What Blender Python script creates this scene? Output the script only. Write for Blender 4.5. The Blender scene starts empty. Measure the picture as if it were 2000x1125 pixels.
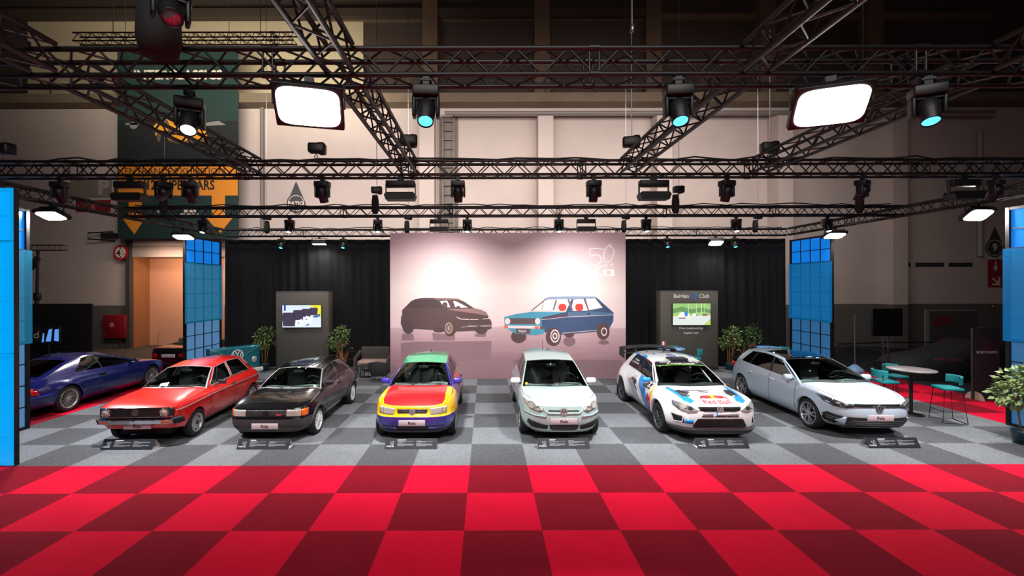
import bpy, bmesh, math, random
from mathutils import Vector, Matrix
PI = math.pi
random.seed(7)
SC = bpy.context.scene
COL = SC.collection

# ------------------------------------------------------------------ camera, world, large lights, exposure
FX, CX, CY, EYE, ROLL = 838.0, 949.0, 558.0, 3.15, 0.0021
cam_data = bpy.data.cameras.new('camera')
cam_data.sensor_width = 36.0
cam_data.lens = FX / 2000.0 * 36.0
cam_data.shift_x = (1000.0 - CX) / 2000.0
cam_data.shift_y = (CY - 562.5) / 2000.0
cam_data.clip_end = 200
cam = bpy.data.objects.new('camera', cam_data)
COL.objects.link(cam)
cam.matrix_world = Matrix.Translation((0, 0, EYE)) @ Matrix.Rotation(PI/2, 4, 'X') @ Matrix.Rotation(-ROLL, 4, 'Z')
SC.camera = cam

world = bpy.data.worlds.new('hall_air')
world.use_nodes = True
SC.world = world
world.node_tree.nodes['Background'].inputs[0].default_value = (0.55, 0.50, 0.48, 1)
world.node_tree.nodes['Background'].inputs[1].default_value = 0.035

SC.view_settings.view_transform = 'Standard'
SC.view_settings.look = 'None'
SC.view_settings.exposure = 0.0
SC.view_settings.gamma = 1.0
SC.view_settings.use_curve_mapping = False
cy = SC.cycles
cy.use_denoising = True
cy.max_bounces = 6
cy.diffuse_bounces = 3
cy.glossy_bounces = 3
cy.transmission_bounces = 6
cy.transparent_max_bounces = 12
cy.caustics_reflective = False
cy.caustics_refractive = False
cy.sample_clamp_indirect = 4.0
cy.use_light_tree = True

def area_light(name, loc, target, size, power, color=(1, 1, 1), size_y=None, spread=180):
    l = bpy.data.lights.new(name, 'AREA')
    l.shape = 'RECTANGLE'
    l.size = size
    l.size_y = size_y or size
    l.energy = power
    l.color = color
    l.spread = math.radians(spread)
    o = bpy.data.objects.new(name, l)
    COL.objects.link(o)
    o.location = loc
    d = Vector(target) - Vector(loc)
    o.rotation_euler = d.to_track_quat('-Z', 'Y').to_euler()
    o['kind'] = 'helper'
    return o

# unseen hall fills, added to brighten car fronts and back wall; then the doorway lamp
area_light('hall_fill', (0.5, -2.0, 9.0), (0.5, 9.0, 0.5), 9.0, 600, (1.0, 0.93, 0.90), 2.5)
area_light('hall_fill', (0.0, 13.0, 10.0), (0.0, 24.0, 4.5), 26.0, 1650, (1.0, 0.90, 0.86), 2.0, 130)
area_light('hall_fill', (-11.0, 16.0, 11.5), (-13.0, 23.0, 15.5), 14.0, 420, (1.0, 0.92, 0.74), 1.0, 110)
area_light('doorway_lamp', (-15.6, 20.9, 4.6), (-15.6, 23.2, 1.8), 2.4, 120, (1.0, 0.70, 0.48), 0.3)

# ------------------------------------------------------------------ helpers
def lin(c):
    c = c / 255.0
    return c / 12.92 if c <= 0.04045 else ((c + 0.055) / 1.055) ** 2.4

def rgb(r, g, b):
    return (lin(r), lin(g), lin(b), 1.0)

MATS = {}
def mat(name, col, rough=0.5, metal=0.0, emit=None, strength=0.0, coat=0.0, noise=0.0, nscale=40.0, bump=0.0, spec=0.5):
    """principled material with a little procedural mottling"""
    if name in MATS:
        return MATS[name]
    m = bpy.data.materials.new(name)
    m.use_nodes = True
    nt = m.node_tree
    b = nt.nodes['Principled BSDF']
    b.inputs['Base Color'].default_value = col
    b.inputs['Roughness'].default_value = rough
    b.inputs['Metallic'].default_value = metal
    b.inputs['Coat Weight'].default_value = coat
    b.inputs['Coat Roughness'].default_value = 0.04
    b.inputs['Specular IOR Level'].default_value = spec
    if emit is not None:
        b.inputs['Emission Color'].default_value = emit
        b.inputs['Emission Strength'].default_value = strength
    if noise or bump:
        tc = nt.nodes.new('ShaderNodeTexCoord')
        n = nt.nodes.new('ShaderNodeTexNoise')
        n.inputs['Scale'].default_value = nscale
        n.inputs['Detail'].default_value = 4
        nt.links.new(tc.outputs['Object'], n.inputs['Vector'])
        if noise:
            mx = nt.nodes.new('ShaderNodeMix')
            mx.data_type = 'RGBA'
            mx.inputs['A'].default_value = tuple(c * (1 - noise) for c in col[:3]) + (1,)
            mx.inputs['B'].default_value = tuple(min(1, c * (1 + noise)) for c in col[:3]) + (1,)
            nt.links.new(n.outputs['Fac'], mx.inputs['Factor'])
            nt.links.new(mx.outputs['Result'], b.inputs['Base Color'])
        if bump:
            bp = nt.nodes.new('ShaderNodeBump')
            bp.inputs['Strength'].default_value = bump
            bp.inputs['Distance'].default_value = 0.01
            nt.links.new(n.outputs['Fac'], bp.inputs['Height'])
            nt.links.new(bp.outputs['Normal'], b.inputs['Normal'])
    MATS[name] = m
    return m

def glass(name, tint, gloss=0.08):
    if name in MATS:
        return MATS[name]
    m = bpy.data.materials.new(name)
    m.use_nodes = True
    nt = m.node_tree
    nt.nodes.clear()
    out = nt.nodes.new('ShaderNodeOutputMaterial')
    tr = nt.nodes.new('ShaderNodeBsdfTransparent')
    tr.inputs[0].default_value = tint
    gl = nt.nodes.new('ShaderNodeBsdfGlossy')
    gl.inputs['Roughness'].default_value = 0.02
    fr = nt.nodes.new('ShaderNodeFresnel')
    fr.inputs['IOR'].default_value = 1.45
    ad = nt.nodes.new('ShaderNodeMath')
    ad.operation = 'ADD'
    ad.use_clamp = True
    ad.inputs[1].default_value = gloss - 0.04
    mx = nt.nodes.new('ShaderNodeMixShader')
    nt.links.new(fr.outputs[0], ad.inputs[0])
    nt.links.new(ad.outputs[0], mx.inputs[0])
    nt.links.new(tr.outputs[0], mx.inputs[1])
    nt.links.new(gl.outputs[0], mx.inputs[2])
    nt.links.new(mx.outputs[0], out.inputs[0])
    MATS[name] = m
    return m

def tag(o, label=None, cat=None, group=None, kind=None):
    if label: o['label'] = label
    if cat: o['category'] = cat
    if group: o['group'] = group
    if kind: o['kind'] = kind
    return o

def thing(name, label, cat, loc=(0, 0, 0), rz=0.0, group=None):
    o = bpy.data.objects.new(name, None)
    o.empty_display_size = 0.1
    COL.objects.link(o)
    o.location = loc
    o.rotation_euler = (0, 0, rz)
    return tag(o, label, cat, group)

class MB:
    """collects faces, links them as one mesh object"""
    def __init__(s):
        s.v, s.f, s.s = [], [], []
    def add(s, vs, fs, smooth=False):
        b = len(s.v)
        s.v += [tuple(p) for p in vs]
        for f in fs:
            s.f.append([b + i for i in f])
            s.s.append(smooth)
        return s
    def box(s, c, d, rz=0.0, m=None):
        hx, hy, hz = d[0]/2, d[1]/2, d[2]/2
        vs = [Vector((x, y, z)) for z in (-hz, hz) for y in (-hy, hy) for x in (-hx, hx)]
        if rz:
            R = Matrix.Rotation(rz, 3, 'Z')
            vs = [R @ p for p in vs]
        if m is not None:
            vs = [m @ p for p in vs]
        vs = [p + Vector(c) for p in vs]
        return s.add(vs, [(0, 2, 3, 1), (4, 5, 7, 6), (0, 1, 5, 4), (2, 6, 7, 3), (0, 4, 6, 2), (1, 3, 7, 5)])
    def rbox(s, c, d, r=0.02, seg=2, m=None):
        bm = bmesh.new()
        bmesh.ops.create_cube(bm, size=1.0)
        for v in bm.verts:
            v.co = Vector((v.co.x*d[0], v.co.y*d[1], v.co.z*d[2]))
        bmesh.ops.bevel(bm, geom=list(bm.edges), offset=min(r, min(d)*0.49), segments=seg, affect='EDGES', profile=0.5)
        bm.verts.index_update()
        vs = [(m @ v.co if m is not None else v.co) + Vector(c) for v in bm.verts]
        fs = [[v.index for v in f.verts] for f in bm.faces]
        bm.free()
        return s.add(vs, fs, True)
    def cyl(s, p0, p1, r, n=10, r1=None, cap=True, smooth=True):
        p0, p1 = Vector(p0), Vector(p1)
        r1 = r if r1 is None else r1
        d = (p1 - p0)
        q = d.to_track_quat('Z', 'Y').to_matrix()
        vs = []
        for p, rr in ((p0, r), (p1, r1)):
            for k in range(n):
                a = 2*PI*k/n
                vs.append(p + q @ Vector((rr*math.cos(a), rr*math.sin(a), 0)))
        s.add(vs, [(k, (k+1) % n, n+(k+1) % n, n+k) for k in range(n)], smooth)
        if cap:
            s.add(vs, [list(range(n))[::-1], list(range(n, 2*n))])
        return s
    def tube(s, pts, r, n=6, closed=False, radii=None):
        P = [Vector(p) for p in pts]
        N = len(P)
        vs = []
        for i, p in enumerate(P):
            if closed:
                d = P[(i+1) % N] - P[i-1]
            else:
                d = P[min(i+1, N-1)] - P[max(i-1, 0)]
            if d.length < 1e-9:
                d = Vector((0, 0, 1))
            q = d.to_track_quat('Z', 'Y').to_matrix()
            rr = radii[i] if radii else r
            for k in range(n):
                a = 2*PI*k/n
                vs.append(p + q @ Vector((rr*math.cos(a), rr*math.sin(a), 0)))
        fs = []
        for i in range(N if closed else N-1):
            j = (i+1) % N
            for k in range(n):
                fs.append((i*n+k, i*n+(k+1) % n, j*n+(k+1) % n, j*n+k))
        s.add(vs, fs, True)
        if not closed:
            s.add(vs, [list(range(n))[::-1], list(range((N-1)*n, N*n))])
        return s
    def lathe(s, prof, c=(0, 0, 0), axis='Z', n=24, smooth=True):
        """prof: (radius, height) pairs"""
        vs = []
        for r, h in prof:
            for k in range(n):
                a = 2*PI*k/n
                x, y = r*math.cos(a), r*math.sin(a)
                p = {'Z': (x, y, h), 'Y': (x, h, -y), 'X': (h, x, y)}[axis]
                vs.append((p[0]+c[0], p[1]+c[1], p[2]+c[2]))
        fs = []
        for i in range(len(prof)-1):
            for k in range(n):
                fs.append((i*n+k, i*n+(k+1) % n, (i+1)*n+(k+1) % n, (i+1)*n+k))
        return s.add(vs, fs, smooth)
    def prism(s, poly, d0, d1, axis='Y'):
        """extrude a 2D outline; axis Y: (x,z) outline, axis X: (y,z), axis Z: (x,y)"""
        def P(a, b, d):
            return {'Y': (a, d, b), 'X': (d, a, b), 'Z': (a, b, d)}[axis]
        n = len(poly)
        vs = [P(a, b, d0) for a, b in poly] + [P(a, b, d1) for a, b in poly]
        return s.add(vs, [list(range(n))[::-1], list(range(n, 2*n))] + [(k, (k+1) % n, n+(k+1) % n, n+k) for k in range(n)])
    def quad(s, *p, smooth=False):
        return s.add(p, [tuple(range(len(p)))], smooth)
    def grid(s, rows, smooth=True, closed=False):
        n = len(rows[0])
        vs = [p for r in rows for p in r]
        fs = []
        for i in range(len(rows)-1):
            for k in range(n if closed else n-1):
                fs.append((i*n+k, i*n+(k+1) % n, (i+1)*n+(k+1) % n, (i+1)*n+k))
        return s.add(vs, fs, smooth)
    def obj(s, name, m, parent=None, weld=False, recalc=True):
        me = bpy.data.meshes.new(name)
        me.from_pydata(s.v, [], s.f)
        me.polygons.foreach_set('use_smooth', s.s)
        if weld or recalc:
            bm = bmesh.new()
            bm.from_mesh(me)
            if weld:
                bmesh.ops.remove_doubles(bm, verts=bm.verts, dist=0.0006)
                bmesh.ops.dissolve_degenerate(bm, dist=0.0004, edges=bm.edges)
            if recalc:
                bmesh.ops.recalc_face_normals(bm, faces=bm.faces)
            bm.to_mesh(me)
            bm.free()
        me.materials.append(m)
        o = bpy.data.objects.new(name, me)
        COL.objects.link(o)
        if parent is not None:
            o.parent = parent
        return o

def struct(name, mb, m, parent=None):
    o = mb.obj(name, m, parent)
    o['kind'] = 'structure'
    return o

def kids(o):
    return [c for c in o.children]

def copy_tree(o, loc=None, rz=None, label=None):
    r = o.copy()
    COL.objects.link(r)
    for ch in kids(o):
        c = ch.copy(); COL.objects.link(c); c.parent = r
        for g in kids(ch):
            d = g.copy(); COL.objects.link(d); d.parent = c
    if loc is not None: r.location = loc
    if rz is not None: r.rotation_euler = (0, 0, rz)
    if label: r['label'] = label
    return r

def pt(px, py, Y):
    """the point of the plane at depth Y seen at photograph pixel (px,py)"""
    py = py + ROLL*(px-CX)
    return ((px-CX)*Y/FX, Y, EYE-(py-CY)*Y/FX)

# flat shapes in 2D ---------------------------------------------------------------------------
def letters(txt, size=0.1, bold=0.0, align='CENTER', space=1.0, shear=0.0, sx=1.0):
    cu = bpy.data.curves.new('lettering', 'FONT')
    cu.body = txt
    cu.size = size
    cu.offset = bold*size
    cu.align_x = align
    cu.align_y = 'CENTER'
    cu.space_character = space
    cu.resolution_u = 2
    cu.shear = shear
    o = bpy.data.objects.new('lettering', cu)
    COL.objects.link(o)
    dg = bpy.context.evaluated_depsgraph_get()
    me = bpy.data.meshes.new_from_object(o.evaluated_get(dg))
    vs = [(v.co.x*sx, v.co.y) for v in me.vertices]
    fs = [list(p.vertices) for p in me.polygons]
    bpy.data.objects.remove(o)
    bpy.data.meshes.remove(me)
    bpy.data.curves.remove(cu)
    return vs, fs

class Art:
    """flat outlines in (a,b); later mapped onto a surface"""
    def __init__(s):
        s.v, s.f = [], []
    def add(s, vs, fs):
        b = len(s.v)
        s.v += [tuple(p) for p in vs]
        s.f += [[b+i for i in f] for f in fs]
        return s
    def poly(s, *pts):
        if len(pts) == 1: pts = pts[0]
        return s.add(pts, [list(range(len(pts)))])
    def rect(s, a0, b0, a1, b1):
        return s.poly((a0, b0), (a1, b0), (a1, b1), (a0, b1))
    def disc(s, a, b, r, rb=None, n=24):
        rb = rb or r
        return s.poly([(a+r*math.cos(2*PI*k/n), b+rb*math.sin(2*PI*k/n)) for k in range(n)])
    def ring(s, a, b, r0, r1, n=28, asp=1.0):
        vs = [(a+r*math.cos(2*PI*k/n), b+asp*r*math.sin(2*PI*k/n)) for r in (r0, r1) for k in range(n)]
        return s.add(vs, [(k, (k+1) % n, n+(k+1) % n, n+k) for k in range(n)])
    def stroke(s, pts, w):
        # one mitred ribbon
        n = len(pts)
        ds = []
        for (x0, y0), (x1, y1) in zip(pts[:-1], pts[1:]):
            L = math.hypot(x1-x0, y1-y0) or 1
            ds.append(((x1-x0)/L, (y1-y0)/L))
        closed = n > 3 and pts[0] == pts[-1]
        vs = []
        for i, (x, y) in enumerate(pts):
            a = ds[i-1] if i > 0 else (ds[-1] if closed else ds[0])
            b = ds[i] if i < n-1 else (ds[0] if closed else ds[-1])
            mx, my = -(a[1]+b[1]), a[0]+b[0]
            L = math.hypot(mx, my) or 1
            mx, my = mx/L, my/L
            k = w/2/max(0.45, mx*-b[1]+my*b[0])
            vs += [(x+mx*k, y+my*k), (x-mx*k, y-my*k)]
        return s.add(vs, [(2*i, 2*i+1, 2*i+3, 2*i+2) for i in range(n-1)])
    def text(s, txt, a, b, size, **k):
        vs, fs = letters(txt, size, **k)
        return s.add([(x+a, y+b) for x, y in vs], fs)
    def badge(s, a, b, r, w=None):
        """ring with the V over the W"""
        w = w or r*0.17
        s.ring(a, b, r-w, r)
        q = r*0.86
        s.stroke([(a-q*0.42, b+q*0.86), (a, b+q*0.08), (a+q*0.42, b+q*0.86)], w)
        s.stroke([(a-q*0.80, b+q*0.52), (a-q*0.36, b-q*0.80), (a, b+q*0.0), (a+q*0.36, b-q*0.80), (a+q*0.80, b+q*0.52)], w)
        return s
    def mesh(s, fn, subdiv=None):
        """MB of the outlines mapped by fn(a,b) -> xyz; long edges split so that the outline follows the surface"""
        if subdiv:
            bm = bmesh.new()
            vs = [bm.verts.new((a, b, 0)) for a, b in s.v]
            for f in s.f:
                try: bm.faces.new([vs[i] for i in f])
                except ValueError: pass
            bmesh.ops.triangulate(bm, faces=bm.faces)
            for _ in range(6):
                e = [e for e in bm.edges if e.calc_length() > subdiv]
                if not e: break
                bmesh.ops.subdivide_edges(bm, edges=e, cuts=1)
                bmesh.ops.triangulate(bm, faces=[f for f in bm.faces if len(f.verts) > 3])
            bm.verts.index_update()
            V = [(v.co.x, v.co.y) for v in bm.verts]
            F = [[v.index for v in f.verts] for f in bm.faces]
            bm.free()
        else:
            V, F = s.v, s.f
        return MB().add([fn(a, b) for a, b in V], F, bool(subdiv))

def raise_patch(art, fn, off, depth=0.012, subdiv=0.06):
    """art on the surface fn(a,b,offset), with sides going back into it"""
    top = art.mesh(lambda a, b: fn(a, b, off), subdiv)
    low = art.mesh(lambda a, b: fn(a, b, off-depth), subdiv)
    cnt = {}
    for f in top.f:
        for i in range(len(f)):
            k = (f[i], f[(i+1) % len(f)])
            cnt[tuple(sorted(k))] = cnt.get(tuple(sorted(k)), []) + [k]
    n = len(top.v)
    mb = MB().add(top.v, top.f, True)
    b = [e[0] for e in cnt.values() if len(e) == 1]
    mb.add(top.v + low.v, [(j, i, n+i, n+j) for i, j in b])
    return mb

ORD = ['first', 'second', 'third', 'fourth', 'fifth', 'sixth', 'seventh', 'eighth', 'ninth', 'tenth', 'eleventh', 'twelfth']
M_BLACK = mat('black_metal', rgb(24, 24, 26), 0.45, 0.3, noise=0.15, nscale=20)
M_DARK = mat('dark_plastic', rgb(26, 26, 28), 0.6, noise=0.1)
M_CHROME = mat('chrome', rgb(205, 205, 210), 0.12, 1.0)
M_STEEL = mat('brushed_steel', rgb(150, 150, 152), 0.35, 0.9, noise=0.08, nscale=60)
M_WHITE = mat('white_print', rgb(232, 230, 228), 0.6)
M_RUBBER = mat('tyre_rubber', rgb(22, 22, 23), 0.75, noise=0.15, nscale=30)

# ------------------------------------------------------------------ the hall
def carpet_mat(name, c0, c1, phase, speck=0.25):
    m = bpy.data.materials.new(name)
    m.use_nodes = True
    nt = m.node_tree
    b = nt.nodes['Principled BSDF']
    b.inputs['Roughness'].default_value = 0.95
    b.inputs['Specular IOR Level'].default_value = 0.15
    geo = nt.nodes.new('ShaderNodeTexCoord')
    mp = nt.nodes.new('ShaderNodeMapping')
    mp.inputs['Location'].default_value = (phase, 0, 0.5)
    ck = nt.nodes.new('ShaderNodeTexChecker')
    ck.inputs['Scale'].default_value = 1.0
    ck.inputs['Color1'].default_value = c0
    ck.inputs['Color2'].default_value = c1
    nz = nt.nodes.new('ShaderNodeTexNoise')
    nz.inputs['Scale'].default_value = 55.0
    nz.inputs['Detail'].default_value = 3
    n2 = nt.nodes.new('ShaderNodeTexNoise')
    n2.inputs['Scale'].default_value = 2.2
    n2.inputs['Detail'].default_value = 4
    ad = nt.nodes.new('ShaderNodeMapRange')
    ad.inputs['From Min'].default_value = 0.3
    ad.inputs['From Max'].default_value = 0.7
    ad.inputs['To Min'].default_value = 1-speck
    ad.inputs['To Max'].default_value = 1+speck
    a2 = nt.nodes.new('ShaderNodeMapRange')
    a2.inputs['To Min'].default_value = 0.88
    a2.inputs['To Max'].default_value = 1.12
    mu = nt.nodes.new('ShaderNodeMath'); mu.operation = 'MULTIPLY'
    vm = nt.nodes.new('ShaderNodeVectorMath'); vm.operation = 'SCALE'
    L = nt.links.new
    L(geo.outputs['Object'], mp.inputs['Vector'])
    L(mp.outputs['Vector'], ck.inputs['Vector'])
    L(geo.outputs['Object'], nz.inputs['Vector'])
    L(geo.outputs['Object'], n2.inputs['Vector'])
    L(nz.outputs['Fac'], ad.inputs['Value'])
    L(n2.outputs['Fac'], a2.inputs['Value'])
    L(ad.outputs[0], mu.inputs[0]); L(a2.outputs[0], mu.inputs[1])
    L(ck.outputs['Color'], vm.inputs[0]); L(mu.outputs[0], vm.inputs['Scale'])
    L(vm.outputs[0], b.inputs['Base Color'])
    bp = nt.nodes.new('ShaderNodeBump')
    bp.inputs['Strength'].default_value = 0.25
    bp.inputs['Distance'].default_value = 0.004
    L(nz.outputs['Fac'], bp.inputs['Height'])
    L(bp.outputs['Normal'], b.inputs['Normal'])
    return m

GX = -0.286            # a seam of the carpet tiles
LX, RX = GX-10, GX+12  # the stand's left and right edge
YF, YC, YB = 7.5, 16.5, 14.43
WY = 22.0              # back wall of the hall

M_CONC = mat('hall_concrete', rgb(70, 66, 62), 0.7, noise=0.25, nscale=1.5, bump=0.1)
struct('floor', MB().box((0, 10.5, -0.06), (64, 37, 0.12)), M_CONC)

def carpet(name, x0, x1, y0, y1, m, label, h=0.012):
    o = MB().add([(x0-GX, y0-YF, 0), (x1-GX, y0-YF, 0), (x1-GX, y1-YF, 0), (x0-GX, y1-YF, 0),
                  (x0-GX, y0-YF, h), (x1-GX, y0-YF, h), (x1-GX, y1-YF, h), (x0-GX, y1-YF, h)],
                 [(0, 3, 2, 1), (4, 5, 6, 7), (0, 1, 5, 4), (1, 2, 6, 5), (2, 3, 7, 6), (3, 0, 4, 7)]).obj(name, m)
    o.location = (GX, YF, 0)
    tag(o, label, 'carpet', kind='structure')
    return o
M_GREY = carpet_mat('grey_carpet', rgb(116, 119, 123), rgb(82, 83, 86), 0, 0.34)
M_RED = carpet_mat('red_carpet', rgb(128, 8, 31), rgb(212, 6, 48), 0, 0.10)
M_NAVY = carpet_mat('dark_carpet', rgb(40, 42, 48), rgb(34, 36, 42), 1, 0.3)
carpet('carpet', LX, RX, YF, YC+0.3, M_GREY, 'grey chequered carpet tiles under the row of six cars')
carpet('carpet', GX-14, GX+15, 0.5, YF, M_RED, 'bright and dark red chequered carpet in front of the stand')
carpet('carpet', GX-14, LX, YF, WY-0.3, M_RED, 'red carpet aisle under the blue coupe left of the stand')
carpet('carpet', RX, RX+2, YF, WY-0.3, M_RED, 'narrow red carpet aisle right of the bar table')
carpet('carpet', RX+2, RX+9, YF, WY-0.3, M_NAVY, 'dark carpet under the covered car')

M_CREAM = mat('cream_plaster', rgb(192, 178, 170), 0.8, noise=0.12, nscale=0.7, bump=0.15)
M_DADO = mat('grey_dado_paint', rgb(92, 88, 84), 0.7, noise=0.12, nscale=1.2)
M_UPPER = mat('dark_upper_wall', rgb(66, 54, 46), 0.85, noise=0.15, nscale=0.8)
M_UPCOL = mat('upper_column_stone', rgb(104, 84, 66), 0.85, noise=0.15, nscale=1.0)
M_LEDGE = mat('ledge_stone', rgb(112, 98, 80), 0.85, noise=0.2, nscale=1.5)

ZL = 12.25
DX0, DX1, DZ = -18.1, -13.4, 5.0     # opening behind the left screen
wall = MB()
for x0, x1, z0, z1 in ((-30, DX0, 2.18, ZL), (DX1, 30, 2.18, ZL), (DX0, DX1, DZ, ZL)):
    wall.box(((x0+x1)/2, WY+0.15, (z0+z1)/2), (x1-x0, 0.3, z1-z0))
W_BACK = struct('wall_back', wall, M_CREAM)
d = MB()
for x0, x1 in ((-30, DX0), (DX1, 30)):
    d.box(((x0+x1)/2, WY+0.14, 1.09), (x1-x0, 0.3, 2.18))
struct('dado', d, M_DADO, W_BACK)
struct('ledge', MB().box((0, WY-0.25, ZL+0.22), (60, 1.1, 0.45)), M_LEDGE, W_BACK)
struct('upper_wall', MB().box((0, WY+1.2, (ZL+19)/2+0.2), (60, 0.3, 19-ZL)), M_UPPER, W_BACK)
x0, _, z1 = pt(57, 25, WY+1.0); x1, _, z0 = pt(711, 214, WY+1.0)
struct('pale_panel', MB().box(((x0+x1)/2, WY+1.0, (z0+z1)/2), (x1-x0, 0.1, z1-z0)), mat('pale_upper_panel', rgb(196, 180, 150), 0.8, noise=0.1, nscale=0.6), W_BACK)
for xc in (-20.4, -8.7, -2.9, 2.97, 8.83, 14.8, 20.45):
    if xc > -8 or xc < -20:
        if -8 < xc:
            struct('pilaster', MB().box((xc, WY-0.42, (2.18+ZL-0.6)/2), (0.74, 0.86, ZL-0.6-2.18)), M_CREAM, W_BACK)
            struct('pilaster_dado', MB().box((xc, WY-0.42, 1.09), (0.74, 0.86, 2.18)), M_DADO, W_BACK)
    if xc > -8:
        struct('upper_column', MB().box((xc, WY+0.8, (ZL+18.3)/2+0.2), (0.8, 0.7, 18.3-ZL)), M_UPCOL, W_BACK)
# beams across the dark upper storey
struct('upper_beam', MB().box((9, WY+0.95, pt(1200, 36, WY+1)[2]), (36, 0.25, 0.35)), M_UPCOL, W_BACK)
struct('upper_beam', MB().box((-9, WY+0.75, 17.55), (36, 0.4, 0.45)), M_UPPER, W_BACK)
# narrow vent slots at the right
vs = MB()
for a, b in ((1744, 1778), (1788, 1843), (1853, 1899)):
    p0 = pt(a, 513, WY); p1 = pt(b, 521, WY)
    vs.box(((p0[0]+p1[0])/2, WY-0.005, (p0[2]+p1[2])/2), (p1[0]-p0[0], 0.03, abs(p1[2]-p0[2])))
struct('vent_slot', vs, mat('slot_shadow', rgb(40, 38, 42), 0.9), W_BACK)
# side walls and ceiling
struct('wall_left', MB().box((-30.1, 11, 9.5), (0.3, 25, 19)), M_CREAM)
struct('wall_right', MB().box((30.1, 11, 9.5), (0.3, 25, 19)), M_CREAM)
struct('ceiling', MB().box((0, 11, 19.1), (61, 25, 0.3)), M_UPPER)

# the doorway behind the left screen: steel post, lintel, sliding door leaves
DR = struct('door_1', MB().box(((DX0+DX1)/2, WY+1.1, 2.4), (5.2, 0.12, 4.8)), mat('door_leaf_paint', rgb(205, 150, 120), 0.6, noise=0.08, nscale=0.9))
struct('door_side', MB().box((DX0-0.02, WY+0.6, 2.35), (0.14, 1.2, 4.7)), mat('door_side_wood', rgb(150, 100, 62), 0.6, noise=0.15, nscale=2), DR)
struct('lintel', MB().box(((DX0+DX1)/2, WY+0.5, 4.93), (5.2, 1.1, 0.55)), mat('lintel_paint', rgb(165, 150, 145), 0.7, noise=0.1, nscale=2), DR)
p = pt(253, 470, WY-0.1)
struct('door_post', MB().box((p[0], WY-0.12, 2.75), (0.2, 0.2, 5.5)), mat('door_post_steel', rgb(58, 58, 58), 0.6, noise=0.1), DR)

# railing along the ledge
M_RAIL = mat('dark_rail', rgb(44, 34, 30), 0.6)
def railing(x0, x1, label):
    t = thing('railing', label, 'railing', ((x0+x1)/2, WY-0.6, ZL+0.44))
    h = (x1-x0)/2
    for z in (0.55, 1.0):
        MB().cyl((-h, 0, z), (h, 0, z), 0.035, 6).obj('rail', M_RAIL, t)
    n = max(2, int((x1-x0)/2.4))
    for k in range(n+1):
        x = -h + 2*h*k/n
        MB().cyl((x, 0, 0), (x, 0, 1.0), 0.035, 6).obj('rail_post', M_RAIL, t)
railing(-25, -18.4, 'dark metal railing on the wall ledge left of the green banner')
railing(-2.0, 15.5, 'dark metal railing on the wall ledge behind the front truss')

# pipes, ladder
M_PIPE = mat('grey_pipe', rgb(120, 112, 108), 0.5, noise=0.1)
def pipe(pts, r, label, m=M_PIPE):
    tag(MB().tube(pts, r, 8).obj('wall_pipe', m), label, 'pipe')
pz = pt(1300, 221, WY-0.9)[2]
pipe([(-2.0, WY-0.95, pz), (25, WY-0.95, pz)], 0.1, 'long grey pipe running under the wall ledge')
pipe([(pt(515, 300, WY)[0], WY-0.12, 6.0), (pt(515, 300, WY)[0], WY-0.12, ZL)], 0.1, 'upright pipe on the wall right of the green banner')
pipe([(pt(1909, 400, WY)[0], WY-0.12, 4.6), (pt(1909, 400, WY)[0], WY-0.12, 11)], 0.12, 'upright white pipe on the wall beside the sign numbered nine', mat('white_pipe', rgb(170, 162, 156), 0.5))
lx = pt(877, 300, WY)[0]
t = thing('wall_ladder', 'grey access ladder fixed to the back wall above the print', 'ladder', (lx, WY-0.25, 5.2))
for s in (-0.28, 0.28):
    MB().box((s, 0, 3.3), (0.06, 0.05, 6.6)).obj('ladder_rail', M_PIPE, t)
for k in range(14):
    MB().cyl((-0.28, 0, 0.3+k*0.46), (0.28, 0, 0.3+k*0.46), 0.025, 6).obj('rung', M_PIPE, t)
struct('ladder_recess', MB().box((lx, WY-0.03, 8.4), (0.95, 0.08, 6.8)), mat('recess_brick', rgb(120, 112, 104), 0.9, noise=0.3, nscale=6), W_BACK)
struct('ladder_surround', MB().box((lx-0.7, WY-0.1, 8.2), (0.28, 0.2, 6.9)), M_CREAM, W_BACK)

# ------------------------------------------------------------------ black drapes, printed wall
def drape(x0, x1, y, z1, label, seed):
    random.seed(seed)
    n = int((x1-x0)/0.045)
    ph = random.random()*6
    rows = []
    for zz in (0.015, 1.2, 2.6, 3.9, z1):
        row = []
        for i in range(n+1):
            x = x0 + (x1-x0)*i/n
            k = 0.6+0.4*math.sin(x*1.7+ph)
            dy = 0.055*math.sin(x*19+ph+1.5*math.sin(x*2.3)+0.25*zz) * k + 0.03*math.sin(x*7.7+ph)
            row.append((x, y+dy*(1.0-0.35*zz/z1), zz))
        rows.append(row)
    o = MB().grid(rows).obj('drape', mat('black_molton', rgb(19, 19, 20), 0.9, noise=0.1, nscale=8, spec=0.2))
    return tag(o, label, 'curtain')
drape(-10.1, -3.0, YC+.13, 4.95, 'black pleated drape left of the pink print', 3)
drape(4.5, 11.6, YC+.13, 4.95, 'black pleated drape right of the pink print', 5)

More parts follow.
